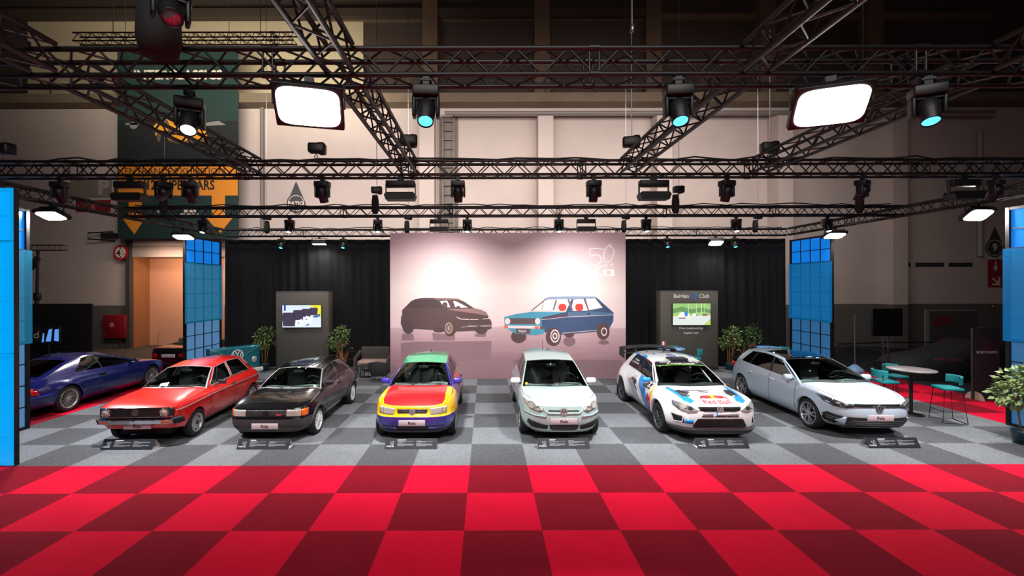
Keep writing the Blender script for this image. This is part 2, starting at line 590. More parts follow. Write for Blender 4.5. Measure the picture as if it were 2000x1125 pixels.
# ------------------------------------------------------------------ trusses
M_TRUSS = mat('black_truss', rgb(15, 14, 14), 0.45, 0.1, noise=0.15, nscale=15)
def truss(p0, p1, label, w=0.24, r=0.025, rb=0.011, pitch=0.24, name='truss', m=None):
    m = m or M_TRUSS
    p0, p1 = Vector(p0), Vector(p1)
    t = thing(name, label, 'truss', tuple(p0))
    d = p1-p0
    L = d.length
    ex = d/L
    ey = Vector((0, 0, 1)).cross(ex).normalized()
    ez = ex.cross(ey)
    q = [(-w/2, -w/2), (w/2, -w/2), (w/2, w/2), (-w/2, w/2)]
    for a, b in q:
        o = ey*a + ez*b
        MB().cyl(o, o+d, r, 8).obj('chord', m, t)
    n = max(2, int(L/pitch))
    if n % 2: n += 1
    for f in range(4):
        A, B = q[f], q[(f+1) % 4]
        mb = MB()
        for k in range(n):
            s0, s1 = (A, B) if (k+f//2) % 2 == 0 else (B, A)
            mb.cyl(ex*(L*k/n)+ey*s0[0]+ez*s0[1], ex*(L*(k+1)/n)+ey*s1[0]+ez*s1[1], rb, 5, cap=False)
        mb.obj('lacing', m, t)
    # bolted joints every few metres
    k = 1
    while k*3.0 < L-0.5:
        mb = MB()
        for a, b in q:
            c = ex*(k*3.0)+ey*a+ez*b
            mb.cyl(c-ex*0.05, c+ex*0.05, r*1.35, 8)
        for f in range(4):
            A, B = q[f], q[(f+1) % 4]
            for s in (-0.045, 0.045):
                c = ex*(k*3.0+s)
                mb.cyl(c+ey*A[0]+ez*A[1], c+ey*B[0]+ez*B[1], rb, 5, cap=False)
        mb.obj('coupler', m, t)
        k += 1
    return t
TZ = 5.21
Y1, Y2, Y3, Y4 = 4.06, 7.6, 11.95, 16.36
TXL, TXR = LX+0.15, RX-0.02
truss((-11, Y1, TZ), (13, Y1, TZ), 'nearest black truss spanning the whole hall above the red carpet')
truss((-10.3, Y2, TZ), (12.4, Y2, TZ), 'black truss above the front edge of the grey carpet')
truss((TXL+0.17, Y3, TZ), (TXR-0.17, Y3, TZ), 'black truss across the stand above the car roofs')
truss((TXL+0.17, Y4, TZ-0.04), (TXR-0.17, Y4, TZ-0.04), 'black truss carrying the drapes and the top of the pink print')
truss((TXL, Y2+0.2, TZ), (TXL, Y4+0.3, TZ), 'black truss running back along the left side of the stand')
truss((TXR, Y2+0.2, TZ), (TXR, Y4+0.3, TZ), 'black truss running back along the right side of the stand')
for x, lab in ((-4.02, 'front-to-back truss passing the green banner'),
               (-1.33, 'front-to-back truss left of the wall ladder'),
               (2.47, 'front-to-back truss above the silver car'),
               (4.75, 'front-to-back truss at the right glaring lamp')):
    truss((x, 1.6, TZ+0.02), (x, Y1-0.17, TZ+0.02), 'near piece of the ' + lab)
    truss((x, Y1+0.17, TZ+0.02), (x, Y2-0.17, TZ+0.02), 'far piece of the ' + lab)
a = pt(150, 76, 13.0); b = pt(578, 74, 13.0)
truss(a, (b[0], 13.0, a[2]), 'small slender truss hanging high in front of the pale wall panel', 0.24, 0.022, 0.01, 0.2)
for q in (222, 510):
    h_ = pt(q, 60, 13.0)
    tag(MB().cyl((h_[0], 13.0, a[2]+.13), (h_[0], 13.0, 18.95), .012, 5).obj('hanging_wire', M_STEEL), 'thin wire holding the %s end of the small high truss' % ('left' if q < 300 else 'right'), 'wire')
a = pt(40, 484, 17.0); b = pt(128, 484, 17.0)
truss(a, (b[0], 17.0, a[2]), 'short pale truss piece on the lighting stand at the far left', 0.2, 0.018, 0.009, 0.2, m=mat('alu_truss', rgb(120, 105, 95), 0.4, 0.7))

# ------------------------------------------------------------------ lamps
def emis(name, c, s):
    return mat(name, (0.02, 0.02, 0.02, 1), 0.3, emit=c, strength=s)
M_LTEAL = emis('teal_lens_glow', rgb(70, 205, 255), 3.0)
M_LWHITE = emis('white_lens_glow', rgb(235, 245, 255), 5.0)
M_LENS = mat('dead_lens', rgb(60, 66, 72), 0.1, 0.0, coat=1.0)
M_PANEL = emis('lamp_panel_glow', rgb(255, 246, 240), 14.0)

def moving_head(loc, label, tilt=20, pan=0, lens=None, group=None, spot=None, spotcol=(1, 1, 1), spotang=40, scale=1.0):
    """hangs from loc; tilt in degrees towards -Y"""
    t = thing('moving_head_light', label, 'stage light', loc, math.radians(pan), group)
    t.scale = (scale,)*3
    MB().box((0, 0, -0.05), (0.06, 0.05, 0.1)).cyl((-0.05, 0, -0.03), (0.05, 0, -0.03), 0.03, 8).obj('clamp', M_BLACK, t)
    MB().rbox((0, 0, -0.14), (0.24, 0.17, 0.095), 0.012).obj('base', M_BLACK, t)
    y = MB().box((0, 0, -0.2), (0.2, 0.09, 0.03))
    for s in (-1, 1):
        y.rbox((s*0.108, 0, -0.275), (0.035, 0.11, 0.19), 0.015)
    y.obj('yoke', M_BLACK, t)
    R = Matrix.Rotation(math.radians(-tilt), 4, 'X')
    h = MB().lathe([(0.0, 0.105), (0.055, 0.1), (0.082, 0.06), (0.088, 0.0), (0.086, -0.06), (0.078, -0.09), (0.074, -0.16), (0.072, -0.165), (0.066, -0.165), (0.062, -0.15)], n=18)
    c = Vector((0, 0, -0.29))
    h.v = [tuple(R @ Vector(p) + c) for p in h.v]
    h.obj('lamp_head', M_BLACK, t)
    ll = MB().lathe([(0.063, -0.152), (0.045, -0.158), (0.0, -0.16)], n=18)
    ll.v = [tuple(R @ Vector(p) + c) for p in ll.v]
    ll.obj('lens', lens or M_LENS, t)
    if spot:
        l = bpy.data.lights.new('lamp_beam', 'SPOT')
        l.energy = spot; l.color = spotcol
        l.spot_size = math.radians(spotang); l.spot_blend = 0.6
        l.shadow_soft_size = 0.06
        o = bpy.data.objects.new('lamp_beam', l)
        COL.objects.link(o); o.parent = t
        o.location = R @ Vector((0, 0, -0.18)) + c
        o.rotation_euler = R.to_euler()
        o['kind'] = 'helper'
    return t

def wash_light(loc, label, target=None, power=0, group=None, color=(1, 1, 1), spread=116):
    """black flood: driver box on top, two arms, broad flat lamp below facing away from the visitor"""
    t = thing('wash_light', label, 'stage light', loc, 0, group)
    MB().box((0, 0, -0.05), (0.1, 0.05, 0.1)).cyl((-0.06, 0, -0.03), (0.06, 0, -0.03), 0.03, 8).obj('clamp', M_BLACK, t)
    MB().rbox((0, 0, -0.14), (0.5, 0.14, 0.11), 0.012).obj('driver_box', M_BLACK, t)
    for s in (-1, 1):
        MB().box((s*0.255, 0, -0.25), (0.014, 0.05, 0.22)).obj('arm', M_BLACK, t)
    b = MB().prism([(-0.27, -0.34), (-0.235, -0.295), (0.235, -0.295), (0.27, -0.34), (0.24, -0.425), (-0.24, -0.425)], -0.11, 0.09)
    b.obj('lamp_body', M_BLACK, t)
    MB().box((0, 0.095, -0.36), (0.42, 0.012, 0.09)).obj('lens', M_LENS, t)
    if power:
        o = area_light('lamp_beam', (0, 0.13, -0.37), (0, 1, -1), 0.45, power, color, 0.14, spread)
        d = Vector(target) - Vector(loc)
        o.rotation_euler = d.to_track_quat('-Z', 'Y').to_euler()
        o.parent = t
    return t

def led_flood(loc, label, w, h, tilt, pan, power, group=None, strength=14.0, color=(1, 0.97, 0.95), spread=150):
    """lit LED flood; tilt 0 faces straight down, 90 faces along -Y before panning"""
    t = thing('led_flood', label, 'flood light', loc, math.radians(pan), group)
    R = Matrix.Rotation(math.radians(-tilt), 4, 'X')
    c = Vector((0, 0, -0.26))
    MB().box((0, 0, -0.04), (0.08, 0.05, 0.08)).obj('clamp', M_BLACK, t)
    a = MB().box((0, 0, -0.07), (w+0.06, 0.03, 0.02))
    for s in (-1, 1):
        a.box((s*(w/2+0.03), 0, -0.16), (0.012, 0.03, 0.2))
    a.obj('bracket', M_BLACK, t)
    M = R.to_3x3()
    mb = MB(); mb.rbox((0, 0, 0.02), (w+0.04, h+0.04, 0.09), 0.012)
    for k in range(7):
        mb.box((0, -h*0.42+h*0.14*k, 0.08), (w*0.9, 0.01, 0.05))
    mb.v = [tuple(M @ Vector(p) + c) for p in mb.v]
    mb.obj('housing', M_BLACK, t)
    mb = MB().prism([(p_[0]*(w/2-.01), p_[1]*(h/2-.01)) for p_ in [(math.copysign(abs(math.cos(2*PI*k/40))**.4, math.cos(2*PI*k/40)), math.copysign(abs(math.sin(2*PI*k/40))**.4, math.sin(2*PI*k/40))) for k in range(40)]], -0.036, -0.024, 'Z')
    mb.v = [tuple(M @ Vector(p) + c) for p in mb.v]
    mb.obj('lens', emis('lamp_panel_glow_%d' % int(strength), rgb(255, 246, 242), strength), t)
    if power:
        l = bpy.data.lights.new('lamp_beam', 'AREA')
        l.shape = 'RECTANGLE'; l.size = w; l.size_y = h; l.energy = power; l.color = color; l.spread = math.radians(spread)
        o = bpy.data.objects.new('lamp_beam', l)
        COL.objects.link(o); o.parent = t
        o.location = M @ Vector((0, 0, -0.05)) + c
        o.rotation_euler = R.to_euler()
        o['kind'] = 'helper'
    return t

def hoist(loc, label, bag=0.35, chain=0.0, group=None):
    """chain hoist standing or hanging at loc, fabric chain bag below"""
    t = thing('chain_hoist', label, 'hoist', loc, random.uniform(-0.3, 0.3), group)
    MB().rbox((0, 0, 0.1), (0.26, 0.17, 0.17), 0.03).rbox((0.09, 0.02, 0.1), (0.14, 0.2, 0.2), 0.04).obj('motor_body', M_BLACK, t)
    MB().tube([(0, 0, 0.0), (0.03, 0, -0.05), (0.0, 0, -0.09), (-0.03, 0, -0.05), (0, 0, 0.0)], 0.01, 6).obj('hook', M_STEEL, t)
    if bag:
        MB().lathe([(0.075, 0.0), (0.095, -bag*0.3), (0.1, -bag*0.8), (0.06, -bag), (0, -bag)], (-0.03, 0.08, -0.03), n=12).obj('chain_bag', mat('black_canvas', rgb(9, 9, 10), 0.85, noise=0.15, nscale=12), t)
    if chain:
        MB().cyl((0.02, 0, 0.18), (0.02, 0, 0.18+chain), 0.008, 5).obj('chain', M_STEEL, t)
    return t

ZB = TZ-0.12-0.028       # under the lower chords
def under(px, Y):
    Y += 0.02 if Y == Y1+0.1 else (-0.02 if Y == Y1-0.1 else -0.12)
    return (pt(px, 300, Y)[0], Y, ZB)

# nearest truss
for px, tl, pan, lab in ((833, 28, 3, 'teal-lit moving head under the nearest truss, left of the wall ladder'),
                         (1325, 26, -6, 'teal-lit moving head under the nearest truss, above the silver car'),
                         (1812, 24, -25, 'teal-lit moving head at the right of the glaring right-hand lamp')):
    moving_head(under(px, Y1-0.1), lab, tl, pan, M_LTEAL)
moving_head(under(372, Y1+0.1), 'white-lit moving head in front of the yellow car on the banner', 34, 24, M_LWHITE)
led_flood((pt(615, 200, Y1)[0], Y1-0.12, ZB), 'glaring white flood lamp left under the nearest truss', 0.56, 0.36, 46, 14, 430, None, 18.0, spread=105)
led_flood((pt(1602, 200, Y1)[0], Y1-0.12, ZB), 'glaring white flood lamp right under the nearest truss', 0.56, 0.36, 46, -20, 430, None, 18.0, spread=105)
hoist((pt(285, 60, 3.5)[0], 3.74, 5.62), 'bulky black chain hoist with canvas bag at the top left', 0.0, 1.2)
o = MB().lathe([(0.12, 0.0), (0.16, -0.05), (0.17, -0.3), (0.14, -0.44), (0.0, -0.45)], n=14).obj('chain_bag', mat('black_canvas', rgb(9, 9, 10), 0.85, noise=0.15, nscale=12))
o.location = (pt(287, 60, 3.6)[0], 3.74, 5.60); tag(o, 'black canvas chain bag hanging at the top left', 'bag')
moving_head((pt(335, 0, 3.3)[0], 3.3, 5.56), 'dark moving head at the top edge beside the canvas bag', 45, 40)

# truss at the front edge of the stand
random.seed(11)
lab2 = ['left end of the front-edge truss, before the bare wall', 'front-edge truss, left of the orange banner letters', 'front-edge truss, over the orange banner letters',
        'front-edge truss, below the glaring left lamp', 'front-edge truss, before the wall ladder', 'front-edge truss, above the print of the blue car',
        'front-edge truss, right of the middle', 'front-edge truss, above the right drape end', 'right end of the front-edge truss']
for px, tl, pan, lab in zip((118, 320, 372, 630, 895, 1160, 1420, 1685, 1945), (-25, -70, -35, -25, -18, -16, -20, -28, -30), (0, 60, 10, -8, 0, 4, 14, 30, 20), lab2):
    moving_head(under(px, Y2), 'moving head under the ' + lab, tl, pan, spot=210, spotcol=(0.74, 0.91, 1.0), spotang=38)
for px, lab in ((255, 'at the left, before the green banner'), (783, 'left of the wall ladder'), (1277, 'over the silver and rally cars'), (1882, 'at the far right')):
    x = under(px, Y2)[0]
    wash_light(under(px, Y2), 'black two-armed flood on the front-edge truss ' + lab, (x*0.95, 9.6, 0.0), 260, None, (1, 0.98, 0.97))
# truss above the car roofs
lab3 = ['by the left screen', 'left of the black drape middle', 'left of the pink print', 'left above the pink print', 'right of the middle of the pink print', 'by the right edge of the pink print', 'above the right drape', 'by the right screen']
for px, lab in zip((398, 566, 738, 913, 1092, 1262, 1438, 1616), lab3):
    moving_head(under(px, Y3), 'white-lit moving head on the middle truss ' + lab, 22, random.uniform(-20, 20), M_LWHITE)
for px, lab in ((858, 'left'), (1145, 'right')):
    x = under(px, Y3)[0]
    wash_light(under(px, Y3), 'black flood on the middle truss lighting the %s half of the print' % lab, (x*1.1-0.0, YB, 2.1), 88, None, (1, 0.95, 0.94), 115)
# along the drapes
for px, lab in ((550, 'left drape, left of the small lit flood'), (671, 'left drape, right of the small lit flood'), (1303, 'right drape, left of the small lit flood'), (1435, 'right drape, right of the small lit flood')):
    moving_head((pt(px, 470, Y4-0.12)[0], Y4-0.12, ZB-0.04), 'small teal-lit moving head on the ' + lab, 26, 0, M_LTEAL)
led_flood((pt(624, 470, Y4-0.12)[0], Y4-0.12, ZB-0.04), 'small lit flood in front of the left drape', 0.5, 0.24, 6, 0, 40, None, 25.0)
led_flood((pt(1398, 470, Y4-0.12)[0], Y4-0.12, ZB-0.04), 'small glaring flood in front of the right drape', 0.5, 0.3, 30, 0, 40, None, 40.0)
for s in (-1, 1):
    pass
# along the side trusses
led_flood((TXL+0.12, 9.9, ZB), 'lit flood on the left side truss by the near screen', 0.62, 0.34, 25, -10, 150, None, 25.0)
led_flood((TXL+0.12, 14.22, ZB), 'lit flood on the left side truss by the doorway screen', 0.6, 0.34, 20, 0, 80, None, 25.0)
led_flood((TXR-0.12, 10.1, ZB), 'lit flood on the right side truss above the bar table', 0.62, 0.34, 40, 8, 150, None, 40.0)
led_flood((TXR-0.12, 14.24, ZB), 'lit flood on the right side truss by the doorless screen', 0.6, 0.34, 25, 0, 80, None, 25.0)

# chain hoists on the trusses
for px, Y, bag, ch, lab in ((618, Y2, 0.0, 0, 'on the front-edge truss under the glaring left lamp'), (797, Y2-0.4, 0.0, 0, 'where the ladder-side truss meets the front-edge truss'),
                         (1232, Y2-0.3, 0.0, 3.0, 'where the truss over the silver car meets the front-edge truss'), (1502, Y2, 0.0, 2.0, 'on the front-edge truss under the glaring right lamp'),
                         (8, Y2, 0.0, 0, 'at the left end of the front-edge truss')):
    hoist((pt(px, 300, Y)[0], Y, TZ+0.16+0.12), 'black chain hoist ' + lab, bag, ch)
for px, Y, lab in ((735, Y3, 'left of the pink print'), (1325, Y3, 'above the right drape'), (1685, Y3, 'at the right end'), (320, Y3, 'at the left end')):
    hoist((pt(px, 300, Y-.4)[0], Y-0.4, TZ+0.42), 'black chain hoist with bag over the middle truss ' + lab, 0.5, 13.2)
for px, Y, lab in ((797, Y4-0.1, 'left corner of the pink print'), (1222, Y4-0.1, 'right corner of the pink print'), (1480, Y4-0.1, 'right drape'), (520, Y4-0.1, 'left drape')):
    hoist((pt(px, 300, Y-.4)[0], Y-0.4, TZ+0.38), 'black chain hoist with bag above the ' + lab, 0.45, 13.2)
# steel hanging wire at the top
p = pt(1236, 55, 6.0)
tag(MB().cyl((p[0], 6, p[2]), (p[0], 6, 12), 0.006, 5).lathe([(0, -0.02), (0.03, 0.0), (0.03, 0.1), (0, 0.12)], (p[0], 6, p[2]-0.05), n=8).obj('hanging_wire', M_STEEL), 'thin wire with a weight hanging in front of the dark upper wall', 'wire')

# cables lying along the trusses
def cable(Y, x0, x1, z, label, seed):
    random.seed(seed)
    pts = []
    n = int((x1-x0)/0.35)
    for i in range(n+1):
        x = x0+(x1-x0)*i/n
        pts.append((x, Y+random.uniform(-0.05, 0.05), z+random.uniform(-0.012, 0.05)))
    tag(MB().tube(pts, 0.016, 5).obj('power_cable', M_DARK), label, 'cable')
cable(Y2, -10, 11.8, TZ+0.17, 'black cables lying on the front-edge truss', 1)
cable(Y3, -9.8, 11.3, TZ+0.17, 'black cables lying on the middle truss', 2)
cable(Y4, -9.8, 11.3, TZ+0.13, 'black cables lying on the truss over the drapes', 3)

# ------------------------------------------------------------------ car bodies
def ip(tab, x):
    """smooth interpolation in a table of (x, value)"""
    if x <= tab[0][0]: return tab[0][1]
    if x >= tab[-1][0]: return tab[-1][1]
    for i in range(len(tab)-1):
        if x <= tab[i+1][0]:
            break
    x0, y0 = tab[i]; x1, y1 = tab[i+1]
    h = x1-x0
    s = (y1-y0)/h
    def sl(j):
        if j == 0 or j == len(tab)-1: return s
        a = (tab[j][1]-tab[j-1][1])/(tab[j][0]-tab[j-1][0]); b = (tab[j+1][1]-tab[j][1])/(tab[j+1][0]-tab[j][0])
        return 0 if a*b <= 0 else 2*a*b/(a+b)
    m0, m1 = sl(i), sl(i+1)
    t = (x-x0)/h
    return (2*t**3-3*t*t+1)*y0 + (t**3-2*t*t+t)*h*m0 + (3*t*t-2*t**3)*y1 + (t**3-t*t)*h*m1

def lerp(a, b, t): return a+(b-a)*t
def vl(a, b, t): return tuple(a[i]+(b[i]-a[i])*t for i in range(3))

M_INT = mat('car_interior', rgb(34, 35, 36), 0.8, noise=0.15, nscale=15)
M_DASH = mat('car_dashboard', rgb(134, 146, 141), 0.6, noise=0.1)
M_SEAT = mat('car_seat_cloth', rgb(92, 92, 92), 0.85, noise=0.2, nscale=25)
M_GLASS = glass('car_glass', (0.78, 0.89, 0.86, 1))
M_GDARK = glass('dark_car_glass', (0.12, 0.13, 0.13, 1))
M_SEAM = mat('panel_gap', rgb(20, 20, 20), 0.8)
M_RING = mat('lens_ring_grey', rgb(132, 127, 120), 0.3, 0.2, coat=1.0)
M_LAMPMID = mat('headlamp_grey', rgb(128, 129, 132), 0.15, 0.2, coat=1.0, noise=0.35, nscale=20)
M_LAMPGL = mat('headlamp_reflector', rgb(186, 182, 172), 0.22, 0.25, noise=0.25, nscale=14, coat=1.0)
M_TRIM = mat('grey_trim', rgb(160, 157, 157), 0.3, 0.3)
M_BADGE = mat('badge_metal', rgb(206, 206, 210), 0.3, 0.3)
M_LAMPDK = mat('headlamp_dark', rgb(70, 72, 76), 0.15, 0.3, coat=1.0, noise=0.35, nscale=20)
M_ORANGE = mat('amber_lens', rgb(235, 95, 20), 0.25, coat=1.0)
M_REDLENS = mat('red_lens', rgb(170, 12, 16), 0.2, coat=1.0)
M_GRILLE = mat('grille_black', rgb(18, 18, 19), 0.45)
M_PLATE = mat('grey_plate', rgb(206, 188, 192), 0.5)
M_INK = mat('black_ink', rgb(22, 20, 22), 0.6)
M_BUMP = mat('bumper_plastic', rgb(62, 62, 64), 0.55, noise=0.1, nscale=30)

def paint(name, c, rough=0.3, metal=0.0):
    return mat(name, c, rough, metal, coat=1.0, noise=0.02, nscale=3)

class Car:
    nx, ny = 9.0, 3.2
    crown_f, crown_r = 0.05, 0.02
    cm = 1.5
    bow_f, bow_r, bow_ft, bow_rt = 0.13, 0.06, 0.10, 0.06
    zabs = (0.3, 0.42, 0.5, 0.58, 0.66, 0.74, 0.82)
    zbump = 0.55
    flare, flare_w = 0.012, 0.10
    roof_crown = 0.05
    tail_z = 0.55
    v0, v1 = 0.07, 0.93
    def __init__(s, **k):
        s.__dict__.update(k)
    # --- surface functions
    def X(s, x, z):
        return abs(x)/(ip(s.XF, z) if x >= 0 else -ip(s.XR, z))
    def ex(s, x):
        return (s.nx, s.ny) if x >= 0 else (max(12.0, s.nx), max(6.0, s.ny))
    def side(s, x, z, fl=True):
        w = ip(s.W, z)
        nx, ny = s.ex(x)
        y = w*max(0.0, 1-min(1, s.X(x, z))**nx)**(1/ny)
        if fl and s.flare:
            for xc in (s.wb/2, -s.wb/2):
                d = math.hypot(x-xc, z-s.R) - s.Ra
                if z > s.R*0.6:
                    t = max(0.0, 1-abs(d)/s.flare_w)
                    y += s.flare*t*t*(3-2*t)
        return y
    def front(s, y, z):
        w = ip(s.W, z)
        return ip(s.XF, z)*max(0.0, 1-min(0.999, abs(y)/w)**s.ny)**(1/s.nx)
    def rear(s, y, z):
        w = ip(s.W, z)
        nx, ny = s.ex(-1)
        return ip(s.XR, z)*max(0.0, 1-min(0.999, abs(y)/w)**ny)**(1/nx)
    def zs(s, x): return ip(s.ZS, x)
    def H(s, x, y):
        z = s.zs(x)
        nx, ny = s.ex(x)
        r = min(1.0, s.X(x, z)**nx + (abs(y)/ip(s.W, z))**ny)
        return z + (s.crown_f if x > 0 else s.crown_r)*(1-r**s.cm)
    def zbot(s, x):
        z = ip(s.SILL, x)
        for xc in (s.wb/2, -s.wb/2):
            if abs(x-xc) < s.Ra:
                z = max(z, s.R + math.sqrt(s.Ra**2-(x-xc)**2))
        return z
    def _n(s, f, a, b, axis):
        e = 0.004
        da = (f(a+e, b)-f(a-e, b))/(2*e); db = (f(a, b+e)-f(a, b-e))/(2*e)
        da = max(-4, min(4, da)); db = max(-4, min(4, db))
        return Vector((1, -da, -db)).normalized()
    def F(s, a, b, off=0.0):
        n = s._n(s.front, a, b, 0)
        return (s.front(a, b)+n[0]*off, a+n[1]*off, b+n[2]*off)
    def RR(s, a, b, off=0.0):
        n = s._n(lambda y, z: -s.rear(y, z), a, b, 0)
        return (s.rear(a, b)-n[0]*off, a+n[1]*off, b+n[2]*off)
    def S(s, sg):
        def f(a, b, off=0.0):
            n = s._n(s.side, a, b, 0)
            return (a+n[1]*off, sg*(s.side(a, b)+n[0]*off), b+n[2]*off)
        return f
    def T(s, a, b, off=0.0):
        n = s._n(s.H, a, b, 0)
        return (a+n[1]*off, b+n[2]*off, s.H(a, b)+n[0]*off)
    def wbase(s, u):
        x = s.A[0]+s.bow_f*(1-u*u); y = u*s.yA
        return (x, y, s.H(x, y))
    def wtop(s, u):
        return (s.A[1]+s.bow_ft*(1-u*u), u*s.yr(s.A[1]), s.zr(s.A[1])+s.roof_crown*(1-u*u))
    def WS(s, u, v, off=0.0):
        p = Vector(vl(s.wbase(u), s.wtop(u), v))
        d = Vector(s.wtop(u))-Vector(s.wbase(u))
        n = Vector((0, 1, 0)).cross(d).normalized()
        if n.x < 0: n = -n
        p += n*(off+0.02*math.sin(PI*v))
        return tuple(p)
    def rbase(s, u):
        x = s.C[0]-s.bow_r*(1-u*u); y = u*s.yC
        return (x, y, s.H(x, y))
    def rtop(s, u):
        return (s.C[1]-s.bow_rt*(1-u*u), u*s.yr(s.C[1]), s.zr(s.C[1])+s.roof_crown*(1-u*u))
    def yr(s, x): return ip(s.WR, x)
    def zr(s, x): return ip(s.ZR, x)
    def RF(s, p, u, off=0.0):
        x0, x1 = s.wtop(u)[0], s.rtop(u)[0]
        x = lerp(x0, x1, p)
        xe = lerp(s.A[1], s.C[1], p)
        return (x, u*s.yr(xe), s.zr(xe)+s.roof_crown*(1-u*u)+off)
    def GS(s, sg):
        """greenhouse side: a = x at the belt .. roof pairs via index, b = v"""
        def f(k, v, off=0.0):
            i = min(int(k), len(s.pairs)-2); t = k-i
            xb = lerp(s.pairs[i][0], s.pairs[i+1][0], t); xr = lerp(s.pairs[i][1], s.pairs[i+1][1], t)
            zb = s.zs(xb)
            B = (xb, s.side(xb, zb, False), zb); R_ = (xr, s.yr(xr), s.zr(xr))
            p = vl(B, R_, v)
            return (p[0], sg*(p[1]+s.bulge*math.sin(PI*v)+off), p[2])
        return f
    bulge = 0.022

    def part(s, x, y, z, kind):
        if z < s.zbump and x > s.wb/2+s.Ra*0.6: return 'front_bumper'
        if z < s.zbump and x < -s.wb/2-s.Ra*0.6: return 'rear_bumper'
        if kind == 'rear': return 'tailgate'
        if x > s.seams[0]: return 'front_fender' if kind == 'side' else 'front_panel'
        for a, b in zip(s.seams[:-1], s.seams[1:]):
            if b < x <= a: return 'door'
        return 'rear_quarter'

    def build(s, name, label, loc, rz):
        s.Ra = getattr(s, 'Ra', s.R+0.045)
        s.yA = s.side(s.A[0], s.zs(s.A[0]), False); s.yC = s.side(s.C[0], s.zs(s.C[0]), False)
        t = s.t = thing(name, label, 'car', loc, rz, None)
        P = s.paint
        parts = {}
        def cell(key, q):
            parts.setdefault(key, MB()).add(q, [tuple(range(len(q)))], True)
        # columns of the skin
        xs = set()
        Xc = (1-0.93**s.ny)**(1/s.nx)
        e_ = s.ex(-1)
        Xr = (1-0.93**e_[1])**(1/e_[0])
        zref = s.zs(0)*0.62
        xmin, xmax = Xr*ip(s.XR, zref), Xc*ip(s.XF, zref)
        for xc in (s.wb/2, -s.wb/2):
            for k in range(13):
                xs.add(round(xc+(s.Ra-0.0005)*math.cos(PI*k/12), 4))
            xs.add(round(xc+s.Ra+0.004, 4)); xs.add(round(xc-s.Ra-0.004, 4))
        for x in list(s.seams)+[s.A[0], s.C[0], xmin, xmax]:
            xs.add(round(x, 4))
        xs = sorted(x for x in xs if xmin-1e-6 <= x <= xmax+1e-6)
        k = 0
        while k < len(xs)-1:
            if xs[k+1]-xs[k] > 0.14: xs.insert(k+1, (xs[k]+xs[k+1])/2)
            else: k += 1
        yf = [0, 0.16, 0.32, 0.48, 0.62, 0.74, 0.83, 0.89]
        cols = [('rear', f) for f in yf] + [('side', x) for x in xs] + [('front', f) for f in yf[::-1]]
        za = list(s.zabs)
        K = len(za)+2
        def colpts(c):
            kd, q = c
            if kd == 'side':
                over = q > s.wb/2+s.Ra or q < -s.wb/2-s.Ra
                def xy(z):
                    x = q
                    if over:
                        a = s.XF if q > 0 else s.XR
                        x = q*ip(a, z)/ip(a, zref)
                        lim = (s.wb/2+s.Ra+0.004)*(1 if q > 0 else -1)
                        x = max(x, lim) if q > 0 else min(x, lim)
                    return x, s.side(x, z)
                x0 = xy(0.3)[0]; zb = s.zbot(q if not over else x0)
                xt = q
                for _ in range(3): xt = xy(s.zs(xt))[0]
                zt = s.zs(xt)
            else:
                f = s.front if kd == 'front' else s.rear
                def xy(z):
                    y = q*ip(s.W, z)
                    return f(y, z), y
                xb = xy(0.3)[0]; zb = ip(s.SILL, xb)
                xt = xy(0.7)[0]
                for _ in range(3): xt = xy(s.zs(xt))[0]
                zt = s.zs(xt)
            out = []
            for j in range(K):
                z = zb if j == 0 else (zt if j == K-1 else min(max(za[j-1], zb+0.006*j), zt-0.006*(K-1-j)))
                x, y = xy(z)
                out.append((x, y, z))
            b = out[0]
            inn = (b[0]*0.985 if kd != 'side' else b[0], b[1]*0.92 if kd == 'side' else b[1], b[2]+0.0)
            return [inn]+out
        CP = [colpts(c) for c in cols]
        for sg in (1, -1):
            for i in range(len(cols)-1):
                a, b = CP[i], CP[i+1]
                kd = cols[i][0] if cols[i][0] == cols[i+1][0] else 'side'
                for j in range(K):
                    q = [a[j], b[j], b[j+1], a[j+1]]
                    cx = sum(p[0] for p in q)/4; cz = sum(p[2] for p in q)/4
                    pn = s.part(cx, 0, cz, kd)
                    key = (pn, 0 if pn in ('front_bumper', 'rear_bumper', 'front_panel', 'tailgate') else sg, cx > s.seams[1] if pn == 'door' and len(s.seams) > 2 else True)
                    cell(key, [(p[0], sg*p[1], p[2]) for p in q])
        # hood and rear deck
        iA = min(range(len(cols)), key=lambda i: abs(CP[i][-1][0]-s.A[0]) + (0 if cols[i][0] == 'side' else 9))
        iC = min(range(len(cols)), key=lambda i: abs(CP[i][-1][0]-s.C[0]) + (0 if cols[i][0] == 'side' else 9))
        ws = [0, 0.15, 0.3, 0.45, 0.6, 0.72, 0.82, 0.9, 0.96, 1.0]
        for seq, base, dk in ((range(iA, len(cols)), s.wbase, 'hood'), (range(iC, -1, -1), s.rbase, 'rear_deck')):
            seq = list(seq)
            lines = []
            for n, i in enumerate(seq):
                u = 1-n/(len(seq)-1)
                Q = base(u); E = CP[i][-1]
                ln = []
                wc = s.fender_w
                if s.hood_y and dk == 'hood':
                    wc = min(.965, max(.55, (s.hood_y-Q[1])/(E[1]-Q[1]))) if E[1] > s.hood_y and abs(E[1]-Q[1]) > .01 else .965
                for w in ws:
                    w = w/.9*wc if w <= .9 else 1-(1-w)/.1*(1-wc)
                    x, y = lerp(Q[0], E[0], w), lerp(Q[1], E[1], w)
                    ln.append((x, y, s.H(x, y) if w < .9999 else E[2]))
                lines.append((ln, cols[i][0]))
